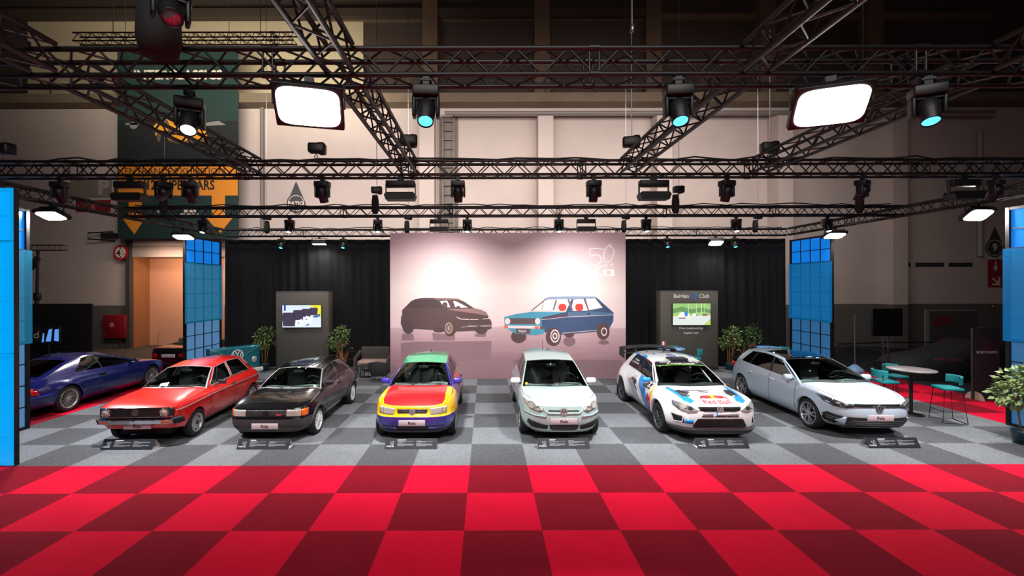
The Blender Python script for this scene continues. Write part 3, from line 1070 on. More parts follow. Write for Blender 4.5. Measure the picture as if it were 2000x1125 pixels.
            for sg in (1, -1):
                for n in range(len(lines)-1):
                    for j in range(len(ws)-1):
                        q = [lines[n][0][j], lines[n+1][0][j], lines[n+1][0][j+1], lines[n][0][j+1]]
                        pn, k2 = dk, 0
                        if dk == 'hood' and ws[j] >= .9:
                            if lines[n+1][1] == 'side': pn, k2 = 'front_fender', sg
                            elif s.hood_y: pn = 'front_panel'
                        if dk == 'rear_deck': pn = 'tailgate'
                        cell((pn, k2, True), [(p[0], sg*p[1], p[2]) for p in q])
        # greenhouse
        vv = [0, s.v0, 0.3, 0.5, 0.75, s.v1, 1.0]
        npair = len(s.pairs)
        for sg in (1, -1):
            f = s.GS(sg)
            for i in range(npair-1):
                win = s.glazed[i]
                for a in range(4):
                    for j in range(6):
                        k0, k1 = i+a/4, i+(a+1)/4
                        q = [f(k0, vv[j]), f(k1, vv[j]), f(k1, vv[j+1]), f(k0, vv[j+1])]
                        if win == 1 and 0 < j < 5: cell(('side_window', sg, i), q)
                        elif win == 2 and 0 < j < 5: cell(('window_trim', sg, i), q)
                        else: cell((s.pillarname(i, j), sg, True), q)
        us = [-1, -0.955, -0.8, -0.6, -0.4, -0.2, 0, 0.2, 0.4, 0.6, 0.8, 0.955, 1]
        wv = [0, 0.03, 0.25, 0.5, 0.75, 0.97, 1.0]
        for a in range(12):
            for j in range(6):
                q = [s.WS(us[a], wv[j]), s.WS(us[a+1], wv[j]), s.WS(us[a+1], wv[j+1]), s.WS(us[a], wv[j+1])]
                cell(('windscreen', 0, True) if 0 < a < 11 and 0 < j < 5 else ('screen_pillar' if a in (0, 11) and 'screen_pillar' in P else 'windscreen_frame', a if 'screen_pillar' in P and a in (0, 11) else 0, True), q)
        def RW(u, v):
            p = vl(s.rbase(u), s.rtop(u), v)
            return (p[0]-0.02*math.sin(PI*v), p[1], p[2])
        rv = [0, 0.12, 0.4, 0.7, 0.9, 1.0]
        ru = [-1, -0.86, -0.5, 0, 0.5, 0.86, 1]
        for a in range(6):
            for j in range(5):
                q = [RW(ru[a], rv[j]), RW(ru[a+1], rv[j]), RW(ru[a+1], rv[j+1]), RW(ru[a], rv[j+1])]
                cell(('rear_window', 0, True) if 0 < a < 5 and 0 < j < 4 else ('tailgate', 0, True), q)
        for a in range(10):
            for b in range(12):
                u0, u1 = -1+b/6, -1+(b+1)/6
                cell(('roof', 0, True), [s.RF(a/10, u0), s.RF(a/10, u1), s.RF((a+1)/10, u1), s.RF((a+1)/10, u0)])
        for key, mb in parts.items():
            pn = key[0]
            m = P.get(pn, P['body'])
            if pn == 'side_window': m = s.side_glass[key[2]] if hasattr(s, 'side_glass') else P.get('side_window', M_GLASS)
            elif pn in ('windscreen', 'rear_window'): m = P.get(pn, M_GLASS)
            elif pn == 'door' and ('rear_door' in P) and not key[2]: m = P['rear_door']
            o = mb.obj(pn, m, t, weld=True)
        s.floorpan()
        s.cabin()
        return t
    fender_w = 0.9
    hood_y = None
    def pillarname(s, i, j): return 'pillar'

    def floorpan(s):
        w = ip(s.W, s.R)-s.tyre_w-0.06
        xf, xr = ip(s.XF, 0.35)*0.9, ip(s.XR, 0.35)*0.9
        mb = MB().box(((xf+xr)/2, 0, 0.29), (xf-xr, 2*w, 0.2))
        for xc in (s.wb/2, -s.wb/2):
            mb.cyl((xc, -w-0.04, s.R), (xc, w+0.04, s.R), 0.05, 8)
        # engine bay and boot block the view through the arches
        mb.box(((xf+s.A[0])/2+0.02, 0, 0.48), (xf-s.A[0]-0.1, 2*w, 0.36))
        mb.box(((xr+s.C[0])/2, 0, 0.45), (abs(xr-s.C[0])+0.35, 2*w, 0.3))
        for sg in (1, -1):
            mb.box(((s.wb/2-s.Ra-s.wb/2*0+(-s.wb/2+s.Ra))/2, sg*(w+0.05), 0.33), (s.wb-2*s.Ra-0.02, 0.14, 0.2))
        mb.obj('underbody', M_DARK, s.t)
    def cabin(s):
        t = s.t
        zb = s.zs(0)
        yi = s.side(0, zb, False)-0.07
        xa, xc = s.A[0]+0.02, s.C[0]+0.12
        m = MB()
        m.quad((xc, -yi, 0.4), (xa, -yi, 0.4), (xa, yi, 0.4), (xc, yi, 0.4))
        for sg in (1, -1):
            m.quad((xc, sg*yi, 0.4), (xa, sg*yi, 0.4), (xa, sg*yi, s.zs(xa)-0.02), (0, sg*yi, zb-0.02), (xc, sg*yi, s.zs(xc)-0.02))
        m.quad((xa, -yi, 0.4), (xa, yi, 0.4), (xa, yi, s.zs(xa)-0.03), (xa, -yi, s.zs(xa)-0.03))
        m.quad((xc, -yi, 0.4), (xc, yi, 0.4), (xc, yi, zb-0.05), (xc, -yi, zb-0.05))
        m.obj('cabin_lining', M_INT, t)
        d = MB()
        rows = []
        for xo, zo in ((0.06, -0.01), (-0.05, 0.0), (-0.22, 0.0), (-0.32, -0.04), (-0.34, -0.3)):
            row = []
            for k in range(9):
                u = -1+k/4
                y = u*(yi-0.02)
                bowx = (s.bow_f if xo > 0.05 else s.bow_f*0.8)*(1-u*u)
                hump = 0.03*math.exp(-((y-0.36)/0.2)**2) if -0.25 <= xo < -0.1 else 0
                row.append((s.A[0]-0.06+xo+bowx, y, s.H(s.A[0]+bowx, y)-0.018+zo+hump))
            rows.append(row)
        d.grid(rows).obj('dashboard', s.paint.get('dashboard', M_DASH), t)
        sw = MB()
        c = Vector((s.A[0]-0.46, 0.36, zb+0.01))
        R_ = Matrix.Rotation(math.radians(-62), 3, 'Y')
        sw.tube([c + R_ @ Vector((0.185*math.cos(2*PI*k/24), 0.185*math.sin(2*PI*k/24), 0)) for k in range(24)], 0.015, 6, closed=True)
        for a in (0, PI, -PI/2):
            sw.cyl(c, c + R_ @ Vector((0.18*math.sin(a)*0+0.18*math.cos(a+PI/2), 0.18*math.sin(a+PI/2), 0)), 0.014, 6)
        sw.cyl(c-R_ @ Vector((0, 0, -0.02)), c+R_ @ Vector((0, 0, -0.02)), 0.06, 10)
        sw.obj('steering_wheel', M_DARK, t)
        for sg in (1, -1):
            st = MB()
            y = sg*0.36
            st.rbox((-0.12, y, 0.55), (0.5, 0.46, 0.16), 0.06)
            st.rbox((-0.38, y, 0.84), (0.14, 0.44, 0.56), 0.06, m=Matrix.Rotation(math.radians(-14), 3, 'Y'))
            st.rbox((-0.47, y, 1.13+s.headrest), (0.09, 0.27, 0.16), 0.04, m=Matrix.Rotation(math.radians(-10), 3, 'Y'))
            st.cyl((-0.45, y-0.06, 1.0), (-0.47, y-0.06, 1.1), 0.008, 5).cyl((-0.45, y+0.06, 1.0), (-0.47, y+0.06, 1.1), 0.008, 5)
            st.obj('front_seat', s.paint.get('seat', M_SEAT), t)
        MB().rbox((s.C[0]+0.62, 0, 0.55), (0.45, 2*yi-0.1, 0.16), 0.05).rbox((s.C[0]+0.36, 0, 0.78), (0.13, 2*yi-0.1, 0.42), 0.05, m=Matrix.Rotation(math.radians(-16), 3, 'Y')).obj('rear_seat', s.paint.get('seat', M_SEAT), t)
        mr = s.WS(0, 0.86, -0.07)
        MB().rbox((mr[0], 0, mr[2]), (0.03, 0.22, 0.065), 0.012).cyl((mr[0], 0, mr[2]+0.02), s.WS(0, 0.97, -0.03), 0.008, 6).obj('interior_mirror', M_DARK, t)
    headrest = 0.0

    # --- fittings
    def fp(s, name, art, m, off=0.006, depth=0.02, sub=0.05, parent=None, fn=None):
        return raise_patch(art, fn or s.F, off, depth, sub).obj(name, m, parent or s.t, weld=True)
    def mirror_art(s, art):
        return Art().add([(-a, b) for a, b in art.v], art.f)
    def both(s, name, art, m, off=0.006, depth=0.02, sub=0.05):
        a = s.fp(name, art, m, off, depth, sub)
        b = s.fp(name, s.mirror_art(art), m, off, depth, sub)
        return a, b
    def sp(s, name, art, m, sg, off=0.005, depth=0.015, sub=0.06, parent=None):
        return raise_patch(art, s.S(sg), off, depth, sub).obj(name, m, parent or s.t, weld=True)
    def plate(s, z0, z1, hw=0.26, text='Polo', m=None, ink=None, off=0.012, size=0.085):
        x = max(s.front(0, z0), s.front(0, z1))+off
        o = MB().rbox((x, 0, (z0+z1)/2), (0.012, 2*hw, z1-z0), 0.004).obj('number_plate', m or M_PLATE, s.t)
        Art().text(text, 0, (z0+z1)/2-0.002, size*0.98, bold=0.03).mesh(lambda a, b: (x+0.0075, a, b)).obj('plate_lettering', ink or M_INK, o)
        return o
    def badge(s, z, r, m, back=None, off=0.03, y=0):
        x = s.front(0, z)+off
        if back:
            MB().lathe([(r*1.05, 0.0), (r*1.05, off*0.4), (r*0.9, off*0.55), (0, off*0.55)], (x-off*0.6, y, z), 'X', 24).obj('badge_disc', back, s.t)
        return raise_patch(Art().badge(0, 0, r), lambda a, b, o: (x+o, y+a, z+b), 0.004, 0.012, None).obj('front_badge', m, s.t)
    def wheels(s, style, rim_m, rr):
        yo = [s.side(xc, s.R*1.0+s.Ra*0.98, True)-0.015 for xc in (s.wb/2, -s.wb/2)]
        for xc, y in zip((s.wb/2, -s.wb/2), yo):
            for sg in (1, -1):
                wheel(s.t, (xc, sg*(y-s.tyre_w/2), s.R), s.R, s.tyre_w, rr, style, rim_m, sg)
    def wipers(s, lefty=True):
        for u0, u1 in ((0.05, 0.78), (-0.72, -0.02)):
            a = s.WS(u0, 0.015, 0.03); b = s.WS(u0+0.02, 0.05, 0.025)
            MB().tube([s.WS(u1-0.1, 0.0, 0.03), s.WS((u0+u1)/2, 0.04, 0.03)], 0.009, 5).tube([s.WS(u0, 0.055, 0.018), s.WS((u0+u1)/2, 0.05, 0.02), s.WS(u1, 0.045, 0.018)], 0.010, 5).obj('wiper', M_DARK, s.t)
    def door_mirror(s, m, x=None, z=None, d=(0.09, 0.19, 0.13), out=0.13, foot=None, sides=(1, -1)):
        for sg in sides:
            x0 = x if x is not None else s.A[0]-0.16
            zz = z if z is not None else s.zs(x0)+0.075
            y = sg*(s.side(x0, s.zs(x0), False)+out)
            o = MB().rbox((x0, y, zz), d, 0.05, 4).obj('door_mirror', m, s.t)
            MB().rbox((x0-d[0]/2+0.004, y, zz), (0.008, d[1]*0.8, d[2]*0.75), 0.003).obj('mirror_glass', M_CHROME, o)
            MB().tube([(x0+0.02, sg*(s.side(x0, s.zs(x0), False)-0.03), s.zs(x0)+0.005), (x0, y-sg*0.05, zz-0.045)], 0.022, 6).obj('mirror_foot', foot or m, o)
    def handles(s, xs_, z, m, size=(0.15, 0.03)):
        for sg in (1, -1):
            f = s.S(sg)
            for x in xs_:
                c = f(x, z, 0.012)
                MB().rbox(c, (size[0], 0.03, size[1]), 0.01).obj('door_handle', m, s.t)
    def seam(s, pts, sg=None, w=0.009, fn=None, name='panel_seam'):
        a = Art().stroke(pts, w)
        raise_patch(a, fn or s.S(sg), 0.0015, 0.004, 0.05).obj(name, M_SEAM, s.t)
    def seams_all(s, zlo=None):
        for sg in (1, -1):
            for x in s.seams:
                if abs(abs(x)-s.wb/2) > s.Ra+0.02:
                    z0 = ip(s.SILL, x)+0.06
                    s.seam([(x, z0), (x, (z0+s.zs(x))/2), (x, s.zs(x)-0.01)], sg)
    def antenna(s, p, u, L=0.3, back=0.5, m=None):
        c = Vector(s.RF(p, u, 0.0))
        MB().lathe([(0.02, -0.005), (0.016, 0.015), (0.006, 0.03)], tuple(c), n=8).cyl(c+Vector((0, 0, 0.02)), c+Vector((-L*math.sin(back), 0, L*math.cos(back))), 0.005, 5).obj('antenna', m or M_DARK, s.t)

def wheel(t, c, R, w, rr, style, rim_m, sg):
    tyre = MB()
    h = w/2
    tyre.lathe([(rr, -h*0.9), (rr+0.02, -h), (R-0.03, -h), (R-0.008, -h*0.8), (R, -h*0.5), (R, h*0.5), (R-0.008, h*0.8), (R-0.03, h), (rr+0.02, h), (rr, h*0.9), (rr, -h*0.9)], axis='Y', n=32)
    o = tyre.obj('wheel', M_RUBBER, t)
    o.location = c
    o.rotation_euler = (0, random.uniform(0, 1.0), 0 if sg > 0 else PI)
    key = ('rim', style, round(rr, 3), rim_m.name)
    if key in RIMS:
        r = RIMS[key].copy(); COL.objects.link(r)
    else:
        mb = MB()
        mb.lathe([(rr+0.004, h*0.2), (rr+0.006, h*0.93), (rr-0.006, h*0.96), (rr-0.022, h*0.86), (rr-0.03, h*0.2), (rr-0.03, -h*0.7)], axis='Y', n=32)
        def bar(a0, r0, r1, w0, w1, y0, y1, th=0.018):
            ca, sa = math.cos(a0), math.sin(a0)
            def P(r, q, y): return (r*ca-q*sa, y, r*sa+q*ca)
            vs = [P(r0, -w0/2, y0), P(r0, w0/2, y0), P(r1, w1/2, y1), P(r1, -w1/2, y1)]
            vs += [(x, y-th, z) for x, y, z in vs]
            mb.add(vs, [(0, 1, 2, 3), (7, 6, 5, 4), (0, 4, 5, 1), (1, 5, 6, 2), (2, 6, 7, 3), (3, 7, 4, 0)])
        if style == 'steel':
            mb.lathe([(rr-0.03, h*0.35), (rr*0.66, h*0.62), (rr*0.42, h*0.5), (rr*0.3, h*0.72), (rr*0.18, h*0.86), (0, h*0.86)], axis='Y', n=32)
        elif style == 'dish':
            mb.lathe([(rr-0.01, h*0.8), (rr*0.8, h*0.9), (rr*0.3, h*0.95), (0, h*0.98)], axis='Y', n=32)
            for k in range(8): bar(2*PI*k/8, rr*0.3, rr*0.92, 0.02, 0.05, h*0.99, h*0.93)
        else:
            n, pairs_, tw = style
            mb.lathe([(rr*0.24, h*0.4), (rr*0.22, h*0.84), (rr*0.16, h*0.9), (0, h*0.9)], axis='Y', n=20)
            for k in range(n):
                a = 2*PI*k/n
                if pairs_:
                    for d in (-0.5, 0.5):
                        bar(a+d*tw, rr*0.16, rr-0.012, rr*0.14, rr*0.10, h*0.84, h*0.8)
                else:
                    bar(a, rr*0.16, rr-0.012, tw*0.8, tw, h*0.84, h*0.8)
        r = mb.obj('rim', rim_m, o)
        RIMS[key] = r
        bk = MB().lathe([(rr-0.025, 0), (0, 0)], axis='Y', n=20)
        if style == 'steel':
            bk = MB()
            for k in range(8):
                a = 2*PI*k/8
                q = rr*0.7
                bk.cyl((q*math.cos(a), h*0.5, q*math.sin(a)), (q*math.cos(a), h*0.6, q*math.sin(a)), 0.022, 8)
            bk.cyl((0, h*0.8, 0), (0, h*0.9, 0), 0.045, 12)
        RIMS[key+('b',)] = bk.obj('wheel_hub', mat('brake_dark', rgb(40, 40, 41), 0.7), o)
        return
    r.parent = o
    b = RIMS[key+('b',)].copy(); COL.objects.link(b); b.parent = o
RIMS = {}

# ------------------------------------------------------------------ the six cars of the row
FRONT = -PI/2          # nose towards the visitor
P_RED = paint('red_paint', rgb(222, 26, 22))
P_BLK = paint('black_paint', rgb(12, 12, 14), 0.2)
P_SIL = paint('silver_green_paint', rgb(180, 203, 200), 0.32, 0.2)
P_WHT = paint('white_paint', rgb(236, 236, 238))
P_ICE = paint('pale_blue_paint', rgb(190, 208, 222), 0.3, 0.15)
P_NAVY = paint('deep_blue_paint', rgb(17, 23, 88), 0.22, 0.1)
P_YEL = paint('yellow_paint', rgb(246, 188, 12))
P_GRN = paint('green_paint', rgb(20, 170, 118))
P_VIO = paint('violet_blue_paint', rgb(54, 44, 150))
P_CRED = paint('signal_red_paint', rgb(212, 24, 30))
M_ALU = mat('alloy_rim', rgb(200, 200, 205), 0.25, 0.85, noise=0.05)
M_ALUW = mat('white_alloy_rim', rgb(222, 222, 224), 0.35, 0.2)
M_GUN = mat('dark_alloy_rim', rgb(84, 86, 90), 0.4, 0.5)
M_STEELRIM = mat('steel_rim', rgb(186, 186, 190), 0.35, 0.6)
M_SKYBLUE = mat('sky_blue_film', rgb(30, 140, 222), 0.35, coat=0.6)
M_GREYFILM = mat('grey_film', rgb(178, 178, 186), 0.35, coat=0.6)
M_INKFILM = mat('black_film', rgb(34, 32, 38), 0.35, coat=0.6)
M_LOGORED = mat('red_film', rgb(214, 30, 44), 0.35, coat=0.6)
M_LOGOYEL = mat('yellow_film', rgb(246, 196, 24), 0.35, coat=0.6)
M_DEEPBLUE = mat('deep_blue_film', rgb(24, 50, 140), 0.35, coat=0.6)

def roundrect(a0, b0, a1, b1, r, n=4):
    pts = []
    for cx_, cy_, st in ((a1-r, b1-r, 0), (a0+r, b1-r, 1), (a0+r, b0+r, 2), (a1-r, b0+r, 3)):
        for k in range(n+1):
            a = PI/2*(st+k/n)
            pts.append((cx_+r*math.cos(a), cy_+r*math.sin(a)))
    return pts

# --- 1: red hatchback with round headlights
c = Car(wb=2.335, R=0.282, tyre_w=0.155, nx=14, ny=9.0, flare=0.018, flare_w=0.07, cm=1.2, zbump=0.0,
        XF=[(.2, 1.62), (.38, 1.74), (.5, 1.78), (.62, 1.82), (.76, 1.815), (.82, 1.78)],
        XR=[(.2, -1.6), (.45, -1.72), (.7, -1.70), (.95, -1.60)],
        W=[(.2, .66), (.38, .745), (.55, .78), (.7, .78), (.80, .765), (.88, .705), (.95, .655)],
        ZS=[(-1.7, .93), (-.5, .92), (.7, .885), (1.4, .825), (1.8, .77)],
        SILL=[(-1.8, .38), (-1.5, .32), (-.8, .22), (.8, .22), (1.45, .30), (1.8, .37)],
        A=(.72, .16), C=(-1.60, -1.12), WR=[(-1.2, .50), (0.2, .505)], ZR=[(-1.12, 1.275), (-.5, 1.315), (.16, 1.255)],
        pairs=[(.72, .16), (.64, .10), (-.30, -.30), (-.37, -.36), (-1.20, -.92), (-1.60, -1.12)], glazed=[0, 1, 0, 1, 0],
        seams=[.66, -.34], roof_crown=.05, bulge=.012,
        paint=dict(body=P_RED, windscreen_frame=M_TRIM, dashboard=M_DARK), bow_f=.10, bow_ft=.05)
RED_X, RED_Y, RED_RZ = -6.90, 10.15, FRONT+math.radians(2.8)
c.build('hatchback_car', 'red old hatchback with round headlights in a black grille', (RED_X, RED_Y, 0.012), RED_RZ)
c.wheels('steel', M_STEELRIM, .185)
c.fp('grille', Art().poly(roundrect(-.70, .60, .70, .765, .05)), M_GRILLE, .012)
c.fp('grille_frame', Art().stroke([(-.69, .768), (.69, .768)], .012).stroke([(-.69, .598), (.69, .598)], .01), M_CHROME, .016)
for a in (-.545, .545):
    x = c.front(a, .685)+.014
    o = MB().lathe([(.088, -.02), (.088, .012), (.08, .018), (.074, .006)], (x, a, .685), 'X', 24).obj('headlight', M_CHROME, c.t)
    MB().lathe([(.076, .004), (.05, .016), (0, .022)], (x, a, .685), 'X', 24).obj('lens', M_LAMPGL, o)
raise_patch(Art().badge(0, 0, .062), lambda a, b, o: (c.front(0, .685)+.013+o, a, .685+b), .004, .01, None).obj('front_badge', mat('dull_badge', rgb(120, 112, 112), .4, .6), c.t)
c.fp('bumper', Art().poly(roundrect(-.745, .485, .745, .575, .02)), M_CHROME, .075, .09)
c.both('bumper_end', Art().poly(roundrect(.665, .478, .752, .582, .02)), M_DARK, .082, .09)
c.both('indicator', Art().rect(.50, .505, .645, .555), M_ORANGE, .082, .02)
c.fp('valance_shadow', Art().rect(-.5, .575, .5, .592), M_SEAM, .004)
c.plate(.35, .445)
for sg in (1, -1):
    c.sp('chrome_strip', Art().stroke([(1.74, .70), (.7, .745), (-.6, .755), (-1.62, .76)], .018), M_TRIM, sg, .012)
    c.sp('sill_strip', Art().stroke([(.83, .268), (-.83, .268)], .016), M_CHROME, sg, .006)
    g = c.GS(sg)
    for k0, k1 in ((1.0, 2.0), (3.0, 4.0)):
        pts = [(k0, .05), (k1, .05), (k1, .95), (k0, .95), (k0, .05)]
        MB().tube([g(a, b, .004) for a, b in [(lerp(pts[i][0], pts[i+1][0], q/4), lerp(pts[i][1], pts[i+1][1], q/4)) for i in range(4) for q in range(4)]], .010, 5, closed=True).obj('window_trim', M_TRIM, c.t)
    MB().tube([g(1.28, .06, .004), g(1.30, .93, .004)], .008, 5).obj('window_bar', M_DARK, c.t)
    c.fp('pillar_vent', Art().ring(4.5, .32, .16, .24, 20, .62).ring(4.5, .32, .05, .10, 14, .62), M_SEAM, .003, .01, None, fn=g)
MB().rbox((.40, .80+.06, .965), (.05, .17, .10), .02).tube([(.46, .73, .87), (.42, .80, .93)], .012, 6).obj('door_mirror', M_DARK, c.t)
c.handles([-.22], .80, M_CHROME, (.13, .025))
c.seams_all()
for sg in (1, -1):
    c.seam([(.70, .70*sg), (1.3, .735*sg), (1.74, .715*sg)], fn=c.T)
c.fp('hood_louvre', Art().rect(.86, -.36, .88, .36).rect(.91, -.36, .92, .36), M_SEAM, .002, .004, .1, fn=c.T)
c.wipers()
c.fp('fender_badge', Art().disc(.79, .62, .022, .03), mat('gold_badge', rgb(200, 140, 30), .4, .5), .004, .01, None, fn=c.S(1))
MB().tube([(c.RR(a, .5)[0]-.06, a, .52) for a in [-.72+.09*k for k in range(17)]], .045, 6).obj('rear_bumper', M_DARK, c.t)

# --- 2: black coupe with square headlights
c = Car(wb=2.335, R=0.275, tyre_w=0.165, nx=12, ny=7.0, flare=0.03, flare_w=0.08, cm=1.2, zbump=.50,
        XF=[(.2, 1.72), (.26, 1.80), (.40, 1.85), (.5, 1.85), (.52, 1.81), (.66, 1.80), (.72, 1.77)],
        XR=[(.2, -1.7), (.45, -1.82), (.7, -1.80), (.95, -1.68)],
        W=[(.2, .68), (.35, .77), (.5, .795), (.65, .79), (.76, .765), (.85, .70), (.92, .645)],
        ZS=[(-1.8, .90), (-.5, .90), (.75, .85), (1.4, .775), (1.8, .70)],
        SILL=[(-1.8, .30), (-1.5, .28), (-.8, .2), (.8, .2), (1.5, .23), (1.85, .23)],
        A=(.78, .20), C=(-1.66, -1.02), WR=[(-1.1, .50), (0.2, .52)], ZR=[(-1.02, 1.225), (-.4, 1.262), (.2, 1.20)],
        pairs=[(.78, .20), (.70, .14), (-.32, -.34), (-.40, -.41), (-1.28, -.84), (-1.66, -1.02)], glazed=[0, 1, 0, 1, 0],
        seams=[.70, -.36], zabs=(.3, .4, .497, .503, .58, .66, .74), bulge=.015,
        paint=dict(body=P_BLK, front_bumper=M_BUMP, rear_bumper=M_BUMP, windscreen_frame=M_TRIM, seat=mat('grey_seat_cloth', rgb(96, 100, 98), .85, noise=.2, nscale=25)), bow_f=.12, bow_ft=.06)
c.build('hatchback_car', 'black coupe with square headlights and a dark grey bumper', (-4.37, 10.33, 0.012), FRONT)
c.wheels((11, False, 0.028), M_ALUW, .19)
c.fp('grille', Art().rect(-.40, .54, .40, .672), M_GRILLE, .004)
c.fp('grille_bar', Art().rect(-.40, .556, .40, .562).rect(-.40, .582, .40, .588).rect(-.40, .608, .40, .614).rect(-.40, .634, .40, .640).rect(-.40, .66, .40, .666), mat('grille_grey', rgb(110, 110, 112), .4, .4), .010)
c.both('headlight', Art().rect(.405, .537, .668, .675), M_LAMPGL, .012)
c.both('indicator', Art().rect(.672, .54, .757, .675), M_ORANGE, .012)
c.badge(.607, .062, M_SEAM, M_GRILLE, .02)
c.fp('model_badge', Art().text('G40', .25, .575, .06, bold=.04), mat('red_badge', rgb(190, 24, 40), .4), .014, .006, None)
c.fp('bumper_groove', Art().rect(-.7, .335, .7, .345), M_SEAM, .003)
c.plate(.315, .425)
for sg in (1, -1):
    c.sp('side_moulding', Art().rect(-.80, .385, .80, .455), M_BUMP, sg, .014)
    c.sp('arch_trim', Art().add([(s_+(c.Ra+q)*math.cos(PI*k/16), c.R+(c.Ra+q)*math.sin(PI*k/16)) for s_ in (c.wb/2, -c.wb/2) for q in (.003, .05) for k in range(17)],
         [(o_+k, o_+k+1, o_+17+k+1, o_+17+k) for o_ in (0, 34) for k in range(16)]), M_BUMP, sg, .012)
c.door_mirror(M_DARK, x=.52, d=(.09, .19, .11), out=.10)
c.handles([-.24], .77, M_BLACK, (.13, .03))
c.seams_all()
c.wipers()
c.antenna(.55, .35, .42, .35)
c.fp('toll_sticker', Art().disc(.80, .07, .05, .04), mat('cream_sticker', rgb(225, 220, 160), .5), .004, .003, None, fn=c.WS)
c.fp('round_sticker', Art().disc(0.0, .955, .06, .028), M_WHITE, .004, .003, None, fn=c.WS)
M_YBS = mat('blue_roof_mirror', rgb(150, 170, 200), .15, .8)
c.fp('sunroof', Art().rect(.10, -.55, .48, .55), mat('sunroof_glass', rgb(60, 70, 84), .06, .3, coat=1.0), .006, .012, .12, fn=c.RF)

# --- 3: four-coloured hatchback
c = Car(wb=2.407, R=0.283, tyre_w=0.165, nx=8.5, ny=3.7, flare=0.014, zbump=.555,
        XF=[(.2, 1.78), (.3, 1.85), (.45, 1.90), (.55, 1.89), (.57, 1.865), (.70, 1.845), (.80, 1.83)],
        XR=[(.2, -1.75), (.45, -1.83), (.7, -1.80), (.95, -1.70)],
        W=[(.2, .72), (.35, .80), (.5, .825), (.65, .828), (.8, .80), (.92, .70), (.98, .665)],
        ZS=[(-1.8, .98), (-.5, .95), (.78, .915), (1.4, .86), (1.85, .73)],
        SILL=[(-1.8, .30), (-1.5, .26), (-.8, .2), (.8, .2), (1.5, .22), (1.9, .26)],
        A=(.86, .12), C=(-1.62, -1.22), WR=[(-1.3, .48), (0.1, .515)], ZR=[(-1.22, 1.33), (-.5, 1.385), (.12, 1.30)],
        pairs=[(.86, .12), (.76, .05), (-.08, -.16), (-.16, -.23), (-.95, -.78), (-1.05, -.85), (-1.38, -1.06), (-1.62, -1.22)], glazed=[0, 1, 0, 1, 0, 1, 0],
        seams=[.80, -.12, -.98], zabs=(.3, .42, .552, .558, .65, .73, .82),
        paint=dict(body=P_VIO, hood=P_CRED, front_fender=P_YEL, front_panel=P_YEL, front_bumper=P_VIO, rear_bumper=P_YEL, door=P_VIO, rear_door=P_CRED, rear_quarter=P_GRN,
                   tailgate=P_CRED, roof=P_GRN, pillar=P_VIO, rear_pillar=P_CRED, screen_pillar=P_VIO, windscreen_frame=M_DARK), bow_f=.16, bow_ft=.10, crown_f=.07, hood_y=.62)
c.pillarname = lambda i, j: 'rear_pillar' if i >= 3 else 'pillar'
c.build('hatchback_car', 'multicoloured hatchback with red hood, yellow wings and green roof', (-1.46, 10.33, 0.012), FRONT)
c.wheels((6, False, 0.06), M_ALU, .19)
c.fp('grille', Art().poly([(-.30, .70), (.30, .70), (.285, .625), (.26, .598), (-.26, .598), (-.285, .625)]), M_GRILLE, .006)
c.fp('grille_bar', Art().rect(-.285, .622, .285, .630).rect(-.295, .65, .295, .658).rect(-.30, .678, .30, .686), mat('grille_grey', rgb(110, 110, 112), .4, .4), .012)
hl = Art().poly([(.345, .715), (.585, .735), (.585, .60), (.36, .59)])
c.both('headlight', hl, M_LAMPGL, .012)
c.both('side_lamp', Art().poly([(.592, .735), (.665, .74), (.665, .615), (.592, .60)]), M_LAMPGL, .010)
c.badge(.645, .058, M_BADGE, M_GRILLE, .022)
c.plate(.385, .50)
c.fp('bumper_slot', Art().rect(-.62, .36, .62, .372).poly([(-.3, .30), (.3, .30), (.34, .372), (-.34, .372)]), M_SEAM, .005)
c.fp('lip', Art().rect(-.74, .245, .74, .29), M_DARK, .02)
c.door_mirror(P_VIO, x=.62, d=(.10, .2, .13), out=.11)
c.handles([.05, -.85], .80, M_DARK)
c.seams_all()
c.seam([(.95, .745), (1.4, .735), (1.72, .64)], fn=c.T); c.seam([(.95, -.745), (1.4, -.735), (1.72, -.64)], fn=c.T)
for sg in (1, -1):
    c.sp('side_moulding', Art().rect(-.85, .47, .83, .52), M_DARK, sg, .012)
c.wipers()
c.antenna(.88, 0, .06, .3)

# --- 4: silver hatchback with double round headlights
c = Car(wb=2.465, R=0.287, tyre_w=0.175, nx=7.5, ny=3.3, flare=0.012, zbump=.55,
        XF=[(.2, 1.90), (.3, 1.99), (.45, 2.03), (.55, 2.02), (.65, 2.0), (.76, 1.97), (.88, 1.95)],
        XR=[(.2, -1.75), (.45, -1.87), (.7, -1.84), (.98, -1.75)],
        W=[(.2, .72), (.35, .80), (.5, .825), (.65, .828), (.8, .805), (.93, .725), (1.0, .69)],
        ZS=[(-1.8, 1.0), (-.5, .965), (.80, .895), (1.35, .86), (1.75, .805), (1.95, .745)],
        SILL=[(-1.8, .30), (-1.5, .26), (-.8, .2), (.8, .2), (1.5, .21), (2.0, .23)],
        A=(.90, .14), C=(-1.66, -1.32), WR=[(-1.4, .53), (0.1, .575)], ZR=[(-1.32, 1.37), (-.5, 1.42), (.14, 1.335)],
        pairs=[(.90, .14), (.80, .08), (-.05, -.14), (-.13, -.21), (-.98, -.82), (-1.08, -.9), (-1.40, -1.15), (-1.66, -1.32)], glazed=[0, 1, 0, 1, 0, 1, 0],
        seams=[.82, -.10, -1.0], zabs=(.3, .42, .545, .555, .65, .73, .82),
        paint=dict(body=P_SIL, screen_pillar=P_SIL, windscreen_frame=M_DARK), bow_f=.18, bow_ft=.11, crown_f=.055, cm=1.3)
c.build('hatchback_car', 'pale silver hatchback with double round headlights and triple lower grille', (1.53, 10.45, 0.012), FRONT)
c.wheels((7, True, 0.3), M_ALU, .19)
